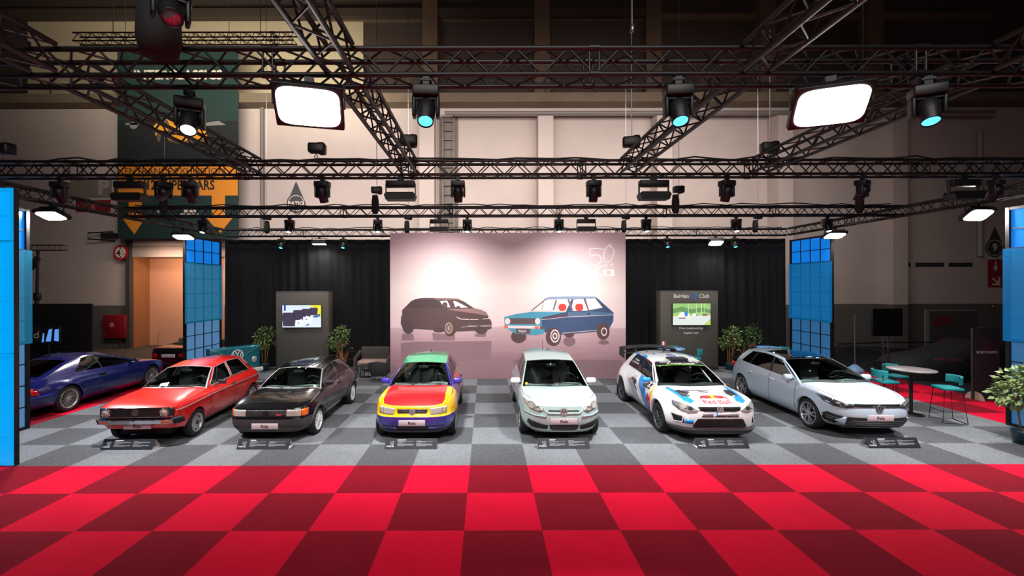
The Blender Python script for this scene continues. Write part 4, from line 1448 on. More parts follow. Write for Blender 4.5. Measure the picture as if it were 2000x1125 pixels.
hl = Art().poly([(.40, .665), (.46, .645), (.56, .655), (.66, .69), (.735, .75), (.755, .815), (.72, .83), (.62, .80), (.50, .75), (.42, .71)])
L_, R_ = c.both('headlight', hl, M_LAMPGL, .010, .02, .04)
for o, sg in ((L_, 1), (R_, -1)):
    raise_patch(Art().ring(sg*.615, .748, .06, .07), c.F, .022, .012, .04).obj('lens_ring', M_RING, o)
    raise_patch(Art().disc(sg*.615, .748, .058), c.F, .022, .012, .04).obj('lens', M_LAMPGL, o)
    raise_patch(Art().ring(sg*.495, .698, .036, .045), c.F, .022, .012, .04).obj('lens_ring', M_RING, o)
c.fp('grille_slot', Art().poly(roundrect(-.30, .660, .30, .678, .008)), M_GRILLE, .006)
c.fp('grille_frame', Art().stroke([(-.40, .735), (-.36, .655), (-.30, .615), (.30, .615), (.36, .655), (.40, .735)], .014).stroke([(-.36, .62), (-.31, .46), (-.29, .32), (-.22, .272), (.22, .272), (.29, .32), (.31, .46), (.36, .62)], .016), P_SIL, .014, .03, .04)
c.badge(.655, .072, M_BADGE, M_GRILLE, .022)
c.plate(.41, .53)
c.fp('lower_grille', Art().poly([(-.285, .40), (.285, .40), (.265, .315), (.21, .282), (-.21, .282), (-.265, .315)]), M_GRILLE, .008)
c.both('side_grille', Art().poly([(.31, .385), (.69, .475), (.70, .40), (.62, .325), (.33, .30)]), M_GRILLE, .008)
c.both('grille_bar', Art().stroke([(.315, .335), (.66, .385)], .008).stroke([(.315, .36), (.69, .425)], .008), M_SEAM, .013)
c.both('bumper_ridge', Art().stroke([(.36, .56), (.55, .565), (.74, .60)], .018), P_SIL, .016, .02, .04)
c.both('bumper_seam', Art().stroke([(.34, .545), (.55, .55), (.76, .58)], .008), M_SEAM, .002, .01, .04)
c.door_mirror(P_WHT, x=.66, d=(.11, .22, .13), out=.12, foot=M_DARK)
c.handles([.06, -.86], .83, P_SIL)
c.seams_all()
c.seam([(.95, .76), (1.4, .74), (1.68, .62)], fn=c.T); c.seam([(.95, -.76), (1.4, -.74), (1.68, -.62)], fn=c.T)
c.wipers()
c.antenna(.85, 0, .22, .25)
c.fp('toll_sticker', Art().disc(-.86, .09, .04, .045), mat('yellow_sticker', rgb(226, 180, 40), .5), .004, .003, None, fn=c.WS)

# --- 5: white rally car
c = Car(wb=2.48, R=0.315, tyre_w=0.205, nx=8.5, ny=4.4, flare=0.05, flare_w=0.2, zbump=.0, Ra=.375,
        XF=[(.2, 1.96), (.3, 2.03), (.5, 2.06), (.62, 2.05), (.70, 2.03), (.76, 2.01), (.88, 1.99)],
        XR=[(.2, -1.78), (.45, -1.90), (.7, -1.88), (1.0, -1.80)],
        W=[(.2, .80), (.35, .87), (.5, .885), (.68, .885), (.8, .855), (.92, .755), (1.02, .70)],
        ZS=[(-1.8, .98), (-.5, .94), (.80, .875), (1.35, .845), (1.75, .805), (1.98, .745)],
        SILL=[(-1.8, .34), (-1.5, .3), (-.8, .24), (.8, .24), (1.5, .28), (2.05, .30)],
        A=(.86, .16), C=(-1.58, -1.22), WR=[(-1.3, .53), (0.1, .575)], ZR=[(-1.22, 1.315), (-.5, 1.355), (.16, 1.30)],
        pairs=[(.86, .16), (.76, .10), (-.22, -.26), (-.30, -.33), (-1.22, -.98), (-1.58, -1.22)], glazed=[0, 1, 2, 1, 0],
        seams=[.80, -.28], bow_f=.17, bow_ft=.10, crown_f=.05, zabs=(.35, .45, .55, .65, .73, .8, .87),
        paint=dict(body=P_WHT, screen_pillar=P_WHT, windscreen_frame=M_DARK, window_trim=M_DARK, dashboard=mat('green_grey_dashboard', rgb(60, 72, 66), .7), side_window=M_GDARK, rear_window=M_GDARK))
c.build('rally_car', 'white and blue rally car with a black rear wing and red hood lettering', (4.60, 10.48, 0.012), FRONT)
c.wheels((12, False, 0.024), M_GUN, .235)
hl = Art().poly([(.42, .665), (.60, .635), (.74, .665), (.81, .73), (.80, .80), (.72, .805), (.58, .755)])
L_, R_ = c.both('headlight', hl, M_LAMPMID, .010, .02, .04)
for o, sg in ((L_, 1), (R_, -1)):
    raise_patch(Art().disc(sg*.675, .735, .05), c.F, .022, .012, .04).obj('lens', M_LAMPGL, o)
    raise_patch(Art().disc(sg*.56, .70, .04), c.F, .022, .012, .04).obj('lens', M_LAMPDK, o)
    raise_patch(Art().stroke([(sg*.45, .672), (sg*.60, .652), (sg*.73, .685)], .02), c.F, .02, .012, .04).obj('light_strip', M_LAMPGL, o)
c.fp('grille', Art().poly([(-.42, .738), (.42, .738), (.40, .675), (.30, .655), (-.30, .655), (-.40, .675)]), M_GRILLE, .008)
c.fp('grille_bar', Art().rect(-.40, .69, .40, .70), M_CHROME, .014)
c.badge(.695, .062, M_BADGE, M_LAMPDK, .026)
c.fp('air_intake', Art().poly([(-.44, .515), (.44, .515), (.53, .36), (.50, .335), (-.50, .335), (-.53, .36)]), M_GRILLE, .008)
c.fp('intake_slot', Art().rect(-.36, .552, -.13, .567).rect(-.11, .552, .11, .567).rect(.13, .552, .36, .567), M_SEAM, .005)
c.both('side_intake', Art().poly([(.66, .415), (.80, .42), (.83, .55), (.70, .545)]), M_GRILLE, .010)
c.both('intake_edge', Art().stroke([(.685, .55), (.70, .43), (.80, .415)], .012), P_WHT, .02)
c.fp('splitter', Art().rect(-.84, .235, .84, .305), M_DARK, .05, .12)
# livery
M_PUR = mat('dusky_film', rgb(92, 78, 94), .4, coat=.6)
c.fp('hood_lettering', Art().poly([(1.30, -.42), (1.30, .16), (1.37, .14), (1.37, -.04), (1.42, .08), (1.50, .06), (1.46, -.10), (1.37, -.12), (1.37, -.22), (1.37, -.30), (1.50, -.34), (1.50, -.43)]), M_PUR, .003, .004, .05, fn=lambda a, b, o=0: c.T(a, b, o))
def hood_text(txt, x, y, size, m, name, **k):
    # letters read from the front of the car: up in the text runs to the windscreen
    A_ = Art().text(txt, 0, 0, size, **k)
    B_ = Art().add([(x-b, y+a) for a, b in A_.v], A_.f)
    return c.fp(name, B_, m, .003, .004, None, fn=c.T)
hood_text('Red Bull', 1.885, 0.02, .165, M_LOGORED, 'emblem_lettering', bold=.025)
def hood_poly(pts, x, y, sc): return [(x-b*sc, y+a*sc) for a, b in pts]
bull = [(-.02, -.22), (-.16, -.20), (-.34, -.24), (-.52, -.12), (-.66, -.30), (-.72, -.22), (-.56, .06), (-.40, .16), (-.22, .12), (-.12, .22), (-.06, .10), (.0, .0)]
c.fp('emblem_sun', Art().poly([(1.70+.085*math.cos(2*PI*k/18), .02+.095*math.sin(2*PI*k/18)) for k in range(18)]), M_LOGOYEL, .003, .004, None, fn=c.T)
c.fp('emblem_bull', Art().poly(hood_poly(bull, 1.70, -.02, .34)).poly(hood_poly([(-a, b) for a, b in bull][::-1], 1.70, .06, .34)), M_LOGORED, .005, .004, None, fn=c.T)
for sg in (1, -1):
    c.fp('blue_stripe', Art().poly([(1.02, sg*.62), (1.40, sg*.55), (1.86, sg*.42), (1.92, sg*.52), (1.84, sg*.62), (1.45, sg*.66), (1.10, sg*.69)]), M_SKYBLUE, .003, .004, .05, fn=c.T)
    c.fp('hood_vent', Art().poly([(1.30, sg*.48), (1.34, sg*.60), (1.66, sg*.57), (1.68, sg*.42), (1.48, sg*.38)]), M_LAMPDK, .010, .012, .05, fn=c.T)
    f = c.S(sg)
    c.sp('blue_panel', Art().poly([(.10, .96), (-.16, .93), (.10, .66), (.48, .26), (.80, .26), (.62, .50), (.40, .72)]), M_SKYBLUE, sg, .003, .006)
    c.sp('blue_panel', Art().poly([(.52, .27), (.84, .27), (.86, .50), (.70, .55)]), M_DEEPBLUE, sg, .005, .006)
    c.sp('grey_panel', Art().poly([(-.72, .72), (-.34, .88), (-.10, .60), (.30, .28), (-.30, .28), (-.45, .52)]), M_GREYFILM, sg, .003, .006)
    c.sp('yellow_flash', Art().poly([(.74, .62), (.84, .90), (.90, .70), (.86, .50), (.78, .48)]), M_LOGOYEL, sg, .006, .006)
    c.sp('door_plate', Art().poly([(.26, .76), (.68, .76), (.72, .93), (.26, .95)]), M_INKFILM, sg, .006, .006)
    A_ = Art().text('WRC', 0, 0, .17, bold=.02, sx=1.05)
    c.sp('door_lettering', Art().add([(.48-sg*a, .845+b) for a, b in A_.v], A_.f), M_WHITE, sg, .009, .004, None)
    b2 = [(a*.34*-1, b*.34) for a, b in bull]
    c.sp('emblem_bull', Art().poly([(.72+q[0]*1.0-.18, .58+q[1]*1.15) for q in b2]).poly([(.50, .50), (.58, .62), (.84, .60), (.86, .42), (.78, .34), (.76, .46), (.64, .36), (.60, .46)]), M_LOGORED, sg, .009, .004, .06)
    c.sp('side_lettering', Art().poly([(-.52, .74), (-.52, .80), (-.20, .80), (-.14, .74), (-.20, .68), (-.10, .58), (-.20, .58), (-.28, .68), (-.38, .68), (-.38, .74)]), M_INKFILM, sg, .006, .004, .06)
    g = c.GS(sg)
    c.fp('roof_stripe', Art().poly([(2.0, .97), (4.9, .97), (4.9, 1.06), (2.4, 1.06)]), M_SKYBLUE, .012, .02, None, fn=g)
    for k_, z_ in ((-.12, .62), (.10, .40)):
        pass
    A_ = Art().text('S. Ogier', 0, 0, .16).text('J. Ingrassia', 0, -.17, .16)
    c.fp('crew_lettering', Art().add([(3.55+sg*a*.85, .62+b) for a, b in A_.v], A_.f), M_WHITE, .006, .003, None, fn=g)
c.fp('roof_emblem', Art().badge(0, 0, .14), mat('violet_film', rgb(70, 70, 170), .4), .004, .003, None, fn=lambda a, b, o=0: c.RF(.30-b*.75, a*1.3, o))
A_ = Art().text('Volkswagen', 0, 0, .16, bold=.02)
c.fp('roof_lettering', A_, M_INKFILM, .004, .003, None, fn=lambda a, b, o=0: c.RF(.52-b*.5, a*.75, o))
for a0 in (-.62, .52): c.fp('roof_mark', Art().rect(a0, .42, a0+.10, .52), M_SKYBLUE, .004, .003, .1, fn=lambda a, b, o=0: c.RF(b, a, o))
c.fp('screen_band', Art().rect(-.965, .80, .965, .99), M_INKFILM, .004, .006, .12, fn=c.WS)
c.fp('screen_band_edge', Art().rect(-.965, .785, .965, .80), mat('lime_film', rgb(120, 190, 40), .4), .005, .006, .12, fn=c.WS)
A_ = Art().text('FIA World Rally Championship', 0, 0, .075, bold=.02)
c.fp('screen_lettering', Art().add([(a*1.15, .855+b*.9) for a, b in A_.v], A_.f), M_WHITE, .008, .003, None, fn=c.WS)
for a0 in (-.58, .58):
    A_ = Art().text('Volkswagen', 0, 0, .085, bold=.02)
    c.fp('screen_lettering', Art().add([(a0+a*1.05, .945+b*.9) for a, b in A_.v], A_.f), M_WHITE, .008, .003, None, fn=c.WS)
o = c.RF(0.03, 0)
MB().rbox((o[0]-.08, 0, o[2]+.02), (.26, .44, .05), .02).box((o[0]+.05, 0, o[2]+.02), (.012, .38, .03)).obj('roof_scoop', M_DARK, c.t)
c.fp('sponsor_decal', Art().rect(.52, .41, .66, .49), M_SKYBLUE, .014, .006, None, fn=lambda a, b, o=0: c.F(-a, b, o))
c.fp('sponsor_decal', Art().rect(-.34, .585, -.14, .625), M_GREYFILM, .010, .006, None)
c.fp('sponsor_decal', Art().rect(.20, .585, .36, .62), M_GREYFILM, .010, .006, None)
o = c.fp('number_plate', Art().rect(-.08, .575, .20, .635), M_WHITE, .010, .006, None)
raise_patch(Art().rect(-.08, .575, -.055, .635), c.F, .012, .006, None).obj('plate_band', M_SKYBLUE, o)
# rear wing
wz, wx = 1.40, -1.72
w = MB()
rows = []
for q in (0, .25, .5, .75, 1.0):
    row = []
    for k in range(13):
        u = -1+k/6
        row.append((wx+.16-.34*q-.04*u*u, u*.74, wz+.05*math.sin(q*2.4)-.06*u*u+.0))
    rows.append(row)
w.grid(rows); w.grid([[(x, y, z-.02) for x, y, z in r] for r in rows[::-1]])
w.rbox((wx-.02, 0, wz-.18), (.26, 1.3, .02), .008)
for sg in (1, -1):
    w.prism([(wx+.2, wz-.30), (wx+.18, wz-.06), (wx-.2, wz-.03), (wx-.22, wz-.26)], sg*.72, sg*.745, 'Y')
    w.prism([(wx+.34, 1.32), (wx+.10, wz-.02), (wx-.05, wz-.02), (wx+.1, 1.25)], sg*.40, sg*.42, 'Y')
w.obj('rear_wing', M_DARK, c.t)
c.door_mirror(M_SKYBLUE, x=.56, d=(.11, .20, .11), out=.11, foot=P_WHT, sides=(-1,))
for p_, u_ in ((.75, -.62), (.72, .15), (.62, .05)):
    c.antenna(p_, u_, .12, .1)
c.seams_all()
c.wipers()
for sg in (1, -1):
    cage = MB()
    for (x0, y0, z0), (x1, y1, z1) in (((.55, .62*sg, .9), (-.1, .5*sg, 1.33)), ((-.1, .5*sg, 1.33), (-.55, .56*sg, .5)), ((-.1, .5*sg, 1.33), (-.6, -.5*sg, .8)), ((-.5, .52*sg, 1.34), (-.55, .6*sg, .5))):
        cage.cyl((x0, y0, z0), (x1, y1, z1), .02, 6)
    cage.obj('roll_cage', P_WHT, c.t)
# mud flaps
for xm in (c.wb/2-.40, -c.wb/2-.42):
    for sg in (1, -1):
        MB().box((xm, sg*.78, .24), (.012, .24, .32)).obj('mud_flap', M_DARK, c.t)

# --- 6: pale blue new hatchback
c = Car(wb=2.548, R=0.318, tyre_w=0.19, nx=8.0, ny=3.2, flare=0.012, flare_w=0.1, zbump=.0,
        XF=[(.2, 1.96), (.3, 2.05), (.45, 2.09), (.6, 2.08), (.70, 2.05), (.78, 2.03), (.9, 2.01)],
        XR=[(.2, -1.82), (.45, -1.96), (.7, -1.94), (.98, -1.82)],
        W=[(.2, .78), (.35, .855), (.5, .875), (.7, .872), (.82, .85), (1.02, .78)],
        ZS=[(-1.8, 1.02), (-.5, .96), (.90, .91), (1.35, .88), (1.75, .80), (2.0, .705)],
        SILL=[(-1.9, .30), (-1.5, .26), (-.8, .2), (.8, .2), (1.5, .22), (2.05, .24)],
        A=(.98, .10), C=(-1.72, -1.46), WR=[(-1.5, .54), (0.1, .60)], ZR=[(-1.46, 1.31), (-.5, 1.37), (.10, 1.305)],
        pairs=[(.98, .10), (.88, .04), (-.02, -.16), (-.12, -.24), (-.96, -.86), (-1.02, -.91), (-1.40, -1.16), (-1.72, -1.46)], glazed=[0, 1, 2, 1, 2, 1, 0],
        seams=[.88, -.06, -1.02], bow_f=.20, bow_ft=.12, crown_f=.07, cm=1.4,
        paint=dict(body=P_ICE, screen_pillar=P_ICE, windscreen_frame=M_DARK, window_trim=M_BLACK, side_window=M_GDARK, rear_window=M_GDARK))
c.side_glass = {1: M_GLASS, 3: M_GDARK, 5: M_GDARK}
c.build('hatchback_car', 'pale blue modern hatchback with slim dark headlights and black glass roof', (7.97, 10.72, 0.012), FRONT-math.radians(1.2))
c.wheels((5, True, 0.42), M_ALU, .24)
hl = Art().poly([(.46, .655), (.60, .625), (.74, .635), (.815, .70), (.832, .80), (.79, .80), (.66, .75), (.48, .71)])
L_, R_ = c.both('headlight', hl, M_LAMPDK, .008, .02, .04)
for o, sg in ((L_, 1), (R_, -1)):
    for a, b in ((.575, .698), (.68, .71)):
        raise_patch(Art().disc(sg*a, b, .026, .02), c.F, .018, .012, .03).obj('lens', M_LAMPGL, o)
    raise_patch(Art().stroke([(sg*.46, .662), (sg*.70, .664), (sg*.80, .715)], .012), c.F, .016, .012, .03).obj('light_strip', M_CHROME, o)
c.fp('grille', Art().rect(-.46, .668, .46, .722), M_GRILLE, .006)
c.fp('grille_bar', Art().rect(-.46, .662, .46, .674), M_CHROME, .014)
c.badge(.645, .068, mat('dim_badge', rgb(116, 122, 130), .3, .2), M_GRILLE, .024)
c.fp('lower_grille', Art().poly([(-.58, .455), (-.67, .345), (-.56, .27), (.56, .27), (.67, .345), (.58, .455)]), M_GRILLE, .008)
c.fp('grille_bar', Art().rect(-.56, .31, .56, .316).rect(-.56, .345, .56, .351).rect(-.52, .385, .52, .391), M_STEEL, .014)
c.both('side_intake', Art().poly([(.64, .455), (.80, .50), (.845, .42), (.79, .31), (.70, .285), (.665, .35)]), M_GRILLE, .009)
c.both('intake_blade', Art().poly([(.59, .445), (.62, .45), (.72, .36), (.62, .28), (.59, .28), (.66, .36)]), P_ICE, .022, .02)
c.both('intake_trim', Art().stroke([(.68, .41), (.80, .43)], .008).stroke([(.70, .37), (.80, .385)], .008), M_CHROME, .014, .01)
c.fp('lip', Art().stroke([(-.80, .275), (-.6, .255), (.6, .255), (.80, .275)], .014), M_CHROME, .016)
c.plate(.40, .515)
c.fp('glass_roof', Art().rect(.0, -.90, .52, .90), mat('black_roof_glass', rgb(10, 11, 14), .05, coat=1.0), .006, .02, .12, fn=c.RF)
c.door_mirror(P_ICE, x=.70, d=(.12, .20, .13), out=.08, foot=M_DARK)
c.handles([.06, -.84], .80, P_ICE, (.17, .035))
c.seams_all()
for sg in (1, -1):
    c.sp('side_crease', Art().stroke([(1.0, .795), (.0, .83), (-1.5, .88)], .012), P_ICE, sg, .010, .012)
    c.seam([(1.0, .80*sg), (1.5, .77*sg), (1.80, .64*sg)], fn=c.T)
c.wipers()
c.antenna(.93, .0, .24, .6)
MB().rbox((c.RR(.7, .8)[0]-.0, -.70, .86), (.06, .2, .12), .02).obj('tail_light', M_REDLENS, c.t)
MB().rbox((c.RR(.7, .8)[0]-.0, .70, .86), (.06, .2, .12), .02).obj('tail_light', M_REDLENS, c.t)

# ------------------------------------------------------------------ cars of the neighbours
c = Car(wb=2.684, R=0.322, tyre_w=0.235, nx=6.5, ny=3.6, flare=0.012, flare_w=.1, zbump=.0,
        XF=[(.2, 2.05), (.4, 2.20), (.55, 2.22), (.7, 2.18)],
        XR=[(.2, -2.2), (.4, -2.40), (.6, -2.42), (.85, -2.36), (.95, -2.3)],
        W=[(.2, .84), (.35, .91), (.5, .928), (.65, .925), (.8, .88), (.92, .80)],
        ZS=[(-2.4, .90), (-1.5, .915), (-.5, .885), (.8, .86), (1.4, .81), (2.1, .68)],
        SILL=[(-2.4, .30), (-1.5, .24), (-.8, .19), (.8, .19), (1.5, .2), (2.2, .26)],
        A=(.92, .02), C=(-1.95, -.86), WR=[(-.9, .53), (0.1, .56)], ZR=[(-.86, 1.235), (-.4, 1.285), (.02, 1.235)],
        pairs=[(.92, .02), (.80, -.05), (-.30, -.34), (-.34, -.36), (-1.12, -.66), (-1.95, -.86)], glazed=[0, 1, 2, 1, 0],
        seams=[.74, -.50], bow_f=.16, bow_ft=.08, bow_r=.12, crown_f=.05, crown_r=.03,
        paint=dict(body=P_NAVY, windscreen_frame=M_DARK, window_trim=M_GRILLE, side_window=M_GDARK, rear_window=M_GDARK, windscreen=M_GDARK))
c.build('coupe_car', 'deep blue low coupe on the red aisle left of the grey carpet', (-11.40, 12.15, 0.012), PI/2)
c.wheels((20, False, 0.012), mat('satin_rim', rgb(190, 182, 178), .3, .7), .235)
for sg in (1, -1):
    c.sp('tail_light', Art().poly([(-2.22, .58), (-2.06, .58), (-2.10, .69), (-2.22, .72)]), M_REDLENS, sg, .006)
    c.sp('side_strip', Art().stroke([(-1.75, .545), (-2.30, .545)], .02), mat('bright_blue_strip', rgb(40, 80, 190), .3), sg, .008)
    c.handles([-.40], .74, M_DARK, (.2, .05))
c.fp('tail_light', Art().rect(.42, .60, .86, .75), M_REDLENS, .006, fn=c.RR); c.fp('tail_light', Art().rect(-.86, .60, -.42, .75), M_REDLENS, .006, fn=c.RR)
c.door_mirror(P_NAVY, x=.62, d=(.1, .2, .12), out=.1, foot=M_DARK)
c.seams_all()

c = Car(wb=2.3, R=0.29, tyre_w=0.18, nx=8, ny=4.0, flare=0.01, zbump=.42,
        XF=[(.2, 1.8), (.5, 1.95), (.8, 1.8)], XR=[(.2, -1.65), (.4, -1.78), (.7, -1.80), (.9, -1.74)],
        W=[(.2, .66), (.4, .73), (.6, .75), (.8, .73), (.95, .68)],
        ZS=[(-1.8, .87), (-.9, .90), (.8, .86), (1.8, .72)], SILL=[(-1.8, .3), (-.8, .2), (.8, .2), (1.8, .25)],
        A=(.6, .15), C=(-.95, -.86), WR=[(-1, .56), (.2, .56)], ZR=[(-.86, .955), (-.3, .965), (.15, .96)],
        pairs=[(.6, .15), (.5, .1), (-.8, -.75), (-.95, -.86)], glazed=[0, 0, 0], seams=[.6, -.5], headrest=-.25, roof_crown=.03, crown_r=.03,
        paint=dict(body=P_BLK, windscreen=M_DARK, rear_window=M_DARK, roof=M_DARK, pillar=M_DARK, windscreen_frame=M_DARK))
c.build('cabriolet_car', 'black open car seen from behind in front of the doorway', (pt(331, 690, 15.6)[0]-0.02, 17.35, 0.012), PI/2)
c.wheels('steel', M_STEELRIM, .19)
c.fp('tail_light', Art().rect(.40, .56, .69, .70), M_REDLENS, .008, fn=c.RR); c.fp('tail_light', Art().rect(-.69, .56, -.40, .70), M_REDLENS, .008, fn=c.RR)
x = c.rear(0, .62)-.015
o = MB().rbox((x, 0.0, .62), (.012, .52, .11), .004).obj('number_plate', M_WHITE, c.t)
A_ = Art().text('OOSLCARS', 0.02, .618, .085, bold=.02)
A_.mesh(lambda a, b: (x-.0075, -a, b)).obj('plate_lettering', M_INK, o)
MB().box((x-.007, .235, .62), (.004, .05, .11)).obj('plate_band', M_DEEPBLUE, o)
MB().cyl((-1.5, .62, .86), (-1.25, .75, 1.45), .006, 5).obj('antenna', M_DARK, c.t)

# a car under a black cloth
rows = []
L = 4.3
for i in range(25):
    q = i/24
    x = -L/2+L*q
    h = ip([(0, .42), (.06, .66), (.3, .86), (.42, 1.08), (.55, 1.26), (.75, 1.22), (.92, .95), (1, .6)], q)
    w_ = .90*ip([(0, .60), (.1, .9), (.3, 1.0), (.8, 1.0), (1, .75)], q)
    row = []
    for k in range(17):
        a = PI*k/16
        cc, ss = math.cos(a), math.sin(a)
        y = w_*math.copysign(abs(cc)**.55, cc)
        z = .02+h*abs(ss)**.5
        row.append((x+.02*math.sin(9*a+i), y+.012*math.sin(i*1.7+k), z))
    rows.append(row)
mb = MB().grid(rows)
for r in (rows[0], rows[-1]):
    mb.add(r, [list(range(len(r)))])
t = thing('covered_car', 'car under a black cloth cover behind the bar stools', 'car', (16.0, 14.6, 0.012), math.radians(-8))
mb.obj('car_cover', mat('black_cover_cloth', rgb(20, 20, 23), .8, noise=.15, nscale=10, bump=.2), t)
A_ = Art().text('SPORT CLASSICS', 0, 0, .11, bold=.02)
MB().add([(-.95+a, -.86+b*.25-.005, .72+b) for a, b in A_.v], A_.f).obj('cover_lettering', mat('dull_red_print', rgb(150, 60, 60), .7), t)

# ------------------------------------------------------------------ printed wall
def print_mat():
    m = bpy.data.materials.new('pink_studio_print')
    m.use_nodes = True
    nt = m.node_tree
    b = nt.nodes['Principled BSDF']
    b.inputs['Roughness'].default_value = 0.55
    tc = nt.nodes.new('ShaderNodeTexCoord')
    sp = nt.nodes.new('ShaderNodeSeparateXYZ')
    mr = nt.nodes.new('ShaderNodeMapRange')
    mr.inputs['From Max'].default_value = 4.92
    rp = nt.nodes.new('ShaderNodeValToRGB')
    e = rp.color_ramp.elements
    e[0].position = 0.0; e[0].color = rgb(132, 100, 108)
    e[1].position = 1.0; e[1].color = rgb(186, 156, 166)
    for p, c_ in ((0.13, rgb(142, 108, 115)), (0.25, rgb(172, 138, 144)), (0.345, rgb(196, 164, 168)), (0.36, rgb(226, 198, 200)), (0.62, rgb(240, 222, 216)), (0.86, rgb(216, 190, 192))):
        q = e.new(p); q.color = c_
    wv = nt.nodes.new('ShaderNodeTexNoise')
    wv.inputs['Scale'].default_value = 1.0
    mp = nt.nodes.new('ShaderNodeMapping')
    mp.inputs['Scale'].default_value = (0.6, 1, 9)
    md = nt.nodes.new('ShaderNodeMath'); md.operation = 'MULTIPLY_ADD'
    md.inputs[1].default_value = 0.06; 
    L = nt.links.new
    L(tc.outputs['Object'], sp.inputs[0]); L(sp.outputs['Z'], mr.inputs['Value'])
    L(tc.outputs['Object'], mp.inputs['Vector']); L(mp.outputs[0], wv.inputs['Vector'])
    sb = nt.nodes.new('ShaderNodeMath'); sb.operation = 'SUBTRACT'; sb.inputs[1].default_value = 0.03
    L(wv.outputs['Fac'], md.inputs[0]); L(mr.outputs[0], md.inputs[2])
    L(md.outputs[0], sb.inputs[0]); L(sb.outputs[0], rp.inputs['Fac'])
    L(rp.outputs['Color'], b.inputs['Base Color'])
    return m
BX0, BX1, BZ = -3.22, 4.70, 4.92
PW = thing('printed_wall', 'large pink studio print of two cars behind the row', 'photo wall', (0, YB, 0.012))
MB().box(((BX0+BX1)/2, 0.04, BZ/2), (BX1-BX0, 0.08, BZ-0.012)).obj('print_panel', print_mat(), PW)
def pw(ox, oy, s, lift):
    """traced from a zoom with its corner at photograph pixel (ox,oy) and s zoom pixels per pixel"""
    def f(a, b):
        p = pt(ox+a/s, oy+b/s, YB)
        return (p[0], -lift, p[2]-0.012)
    return f
def flat(name, art, col, f, parent, rough=0.55):
    return art.mesh(f).obj(name, mat('ink_%d_%d_%d' % col, rgb(*col), rough), parent)
f = pw(770, 570, 10, .003)
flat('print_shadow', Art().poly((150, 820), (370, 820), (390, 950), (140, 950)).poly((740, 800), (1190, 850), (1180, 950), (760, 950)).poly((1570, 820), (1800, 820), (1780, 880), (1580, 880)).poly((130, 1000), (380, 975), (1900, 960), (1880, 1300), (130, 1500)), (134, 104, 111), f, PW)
f = pw(770, 570, 10, .005)
flat('dark_print_car', Art().poly((190, 320), (330, 180), (400, 145), (530, 120), (650, 115), (1000, 118), (1250, 130), (1350, 180), (1560, 320), (1700, 350), (1800, 400), (1835, 470), (1840, 520), (1880, 540), (1905, 620), (1895, 720), (1810, 745), (1600, 760), (1230, 775), (1000, 760), (900, 745), (780, 745), (400, 725), (170, 720), (150, 690), (125, 620), (135, 480), (155, 440), (150, 360)), (86, 64, 64), f, PW)
flat('print_tyre', Art().disc(275, 690, 112, 132).disc(1090, 715, 125, 155).disc(1700, 750, 115, 78).disc(870, 745, 110, 50), (78, 60, 62), pw(770, 570, 10, .007), PW)
flat('print_side_glass', Art().poly((250, 290), (350, 190), (520, 150), (830, 150), (960, 320), (700, 330), (400, 320)), (74, 56, 58), pw(770, 570, 10, .008), PW)
flat('print_lower_grille', Art().poly((1310, 660), (1440, 690), (1895, 660), (1890, 715), (1600, 745), (1400, 735)).poly((1290, 560), (1830, 545), (1835, 600), (1330, 620)), (84, 62, 64), pw(770, 570, 10, .0062), PW)
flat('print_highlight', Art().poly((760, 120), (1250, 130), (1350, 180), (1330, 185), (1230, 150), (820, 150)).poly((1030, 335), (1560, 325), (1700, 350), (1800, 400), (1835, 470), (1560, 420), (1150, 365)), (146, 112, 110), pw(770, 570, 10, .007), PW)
flat('print_window', Art().poly((890, 182), (1035, 172), (1095, 300), (1040, 300), (1030, 250), (940, 250)).poly((1150, 178), (1200, 182), (1445, 305), (1300, 312), (1260, 270), (1190, 300)), (236, 214, 212), pw(770, 570, 10, .009), PW)
flat('print_headrest', Art().disc(990, 252, 50, 52), (90, 70, 70), pw(770, 570, 10, .011), PW)
a = Art().ring(1064, 705, 62, 76, 24, 1.45)
for k in range(9):
    t_ = 2*PI*k/9
    a.stroke([(1064, 705), (1064+66*math.cos(t_), 705+96*math.sin(t_))], 11)
flat('print_rim', a, (186, 154, 136), pw(770, 570, 10, .011), PW)
flat('print_light', Art().stroke([(1215, 490), (1290, 530), (1460, 541)], 15).stroke([(1475, 541), (1640, 541)], 13).stroke([(1725, 530), (1845, 520)], 13).badge(1690, -525, 32).stroke([(1310, 690), (1900, 650)], 6).stroke([(1440, 660), (1890, 675)], 6), (222, 200, 196), pw(770, 570, 10, .009), PW)
for o in [o for o in PW.children if o.name.startswith('print_light')]:
    pass
S2 = 8.333
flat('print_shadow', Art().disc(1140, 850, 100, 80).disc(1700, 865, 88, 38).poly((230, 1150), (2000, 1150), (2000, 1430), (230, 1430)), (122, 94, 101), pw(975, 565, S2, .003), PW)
flat('blue_print_car', Art().poly((690, 460), (850, 420), (1080, 372), (1195, 118), (1580, 130), (1860, 380), (1855, 520), (1800, 620), (1790, 640), (1600, 690), (1020, 740), (740, 700), (690, 600)), (56, 76, 108), pw(975, 565, S2, .005), PW)
flat('print_hood', Art().poly((80, 450), (260, 405), (520, 365), (1080, 370), (1000, 400), (840, 420), (690, 460), (690, 600), (740, 650), (720, 720), (600, 745), (270, 725), (150, 650), (88, 600)), (70, 146, 168), pw(975, 565, S2, .007), PW)
flat('print_roof', Art().poly((730, 155), (820, 122), (1190, 112), (1560, 120), (1590, 140), (1200, 160), (760, 172)), (130, 150, 176), pw(975, 565, S2, .007), PW)
flat('print_fender_shade', Art().poly((690, 462), (850, 422), (1080, 374), (1112, 372), (1110, 455), (860, 480), (740, 500)), (72, 66, 84), pw(975, 565, S2, .007), PW)
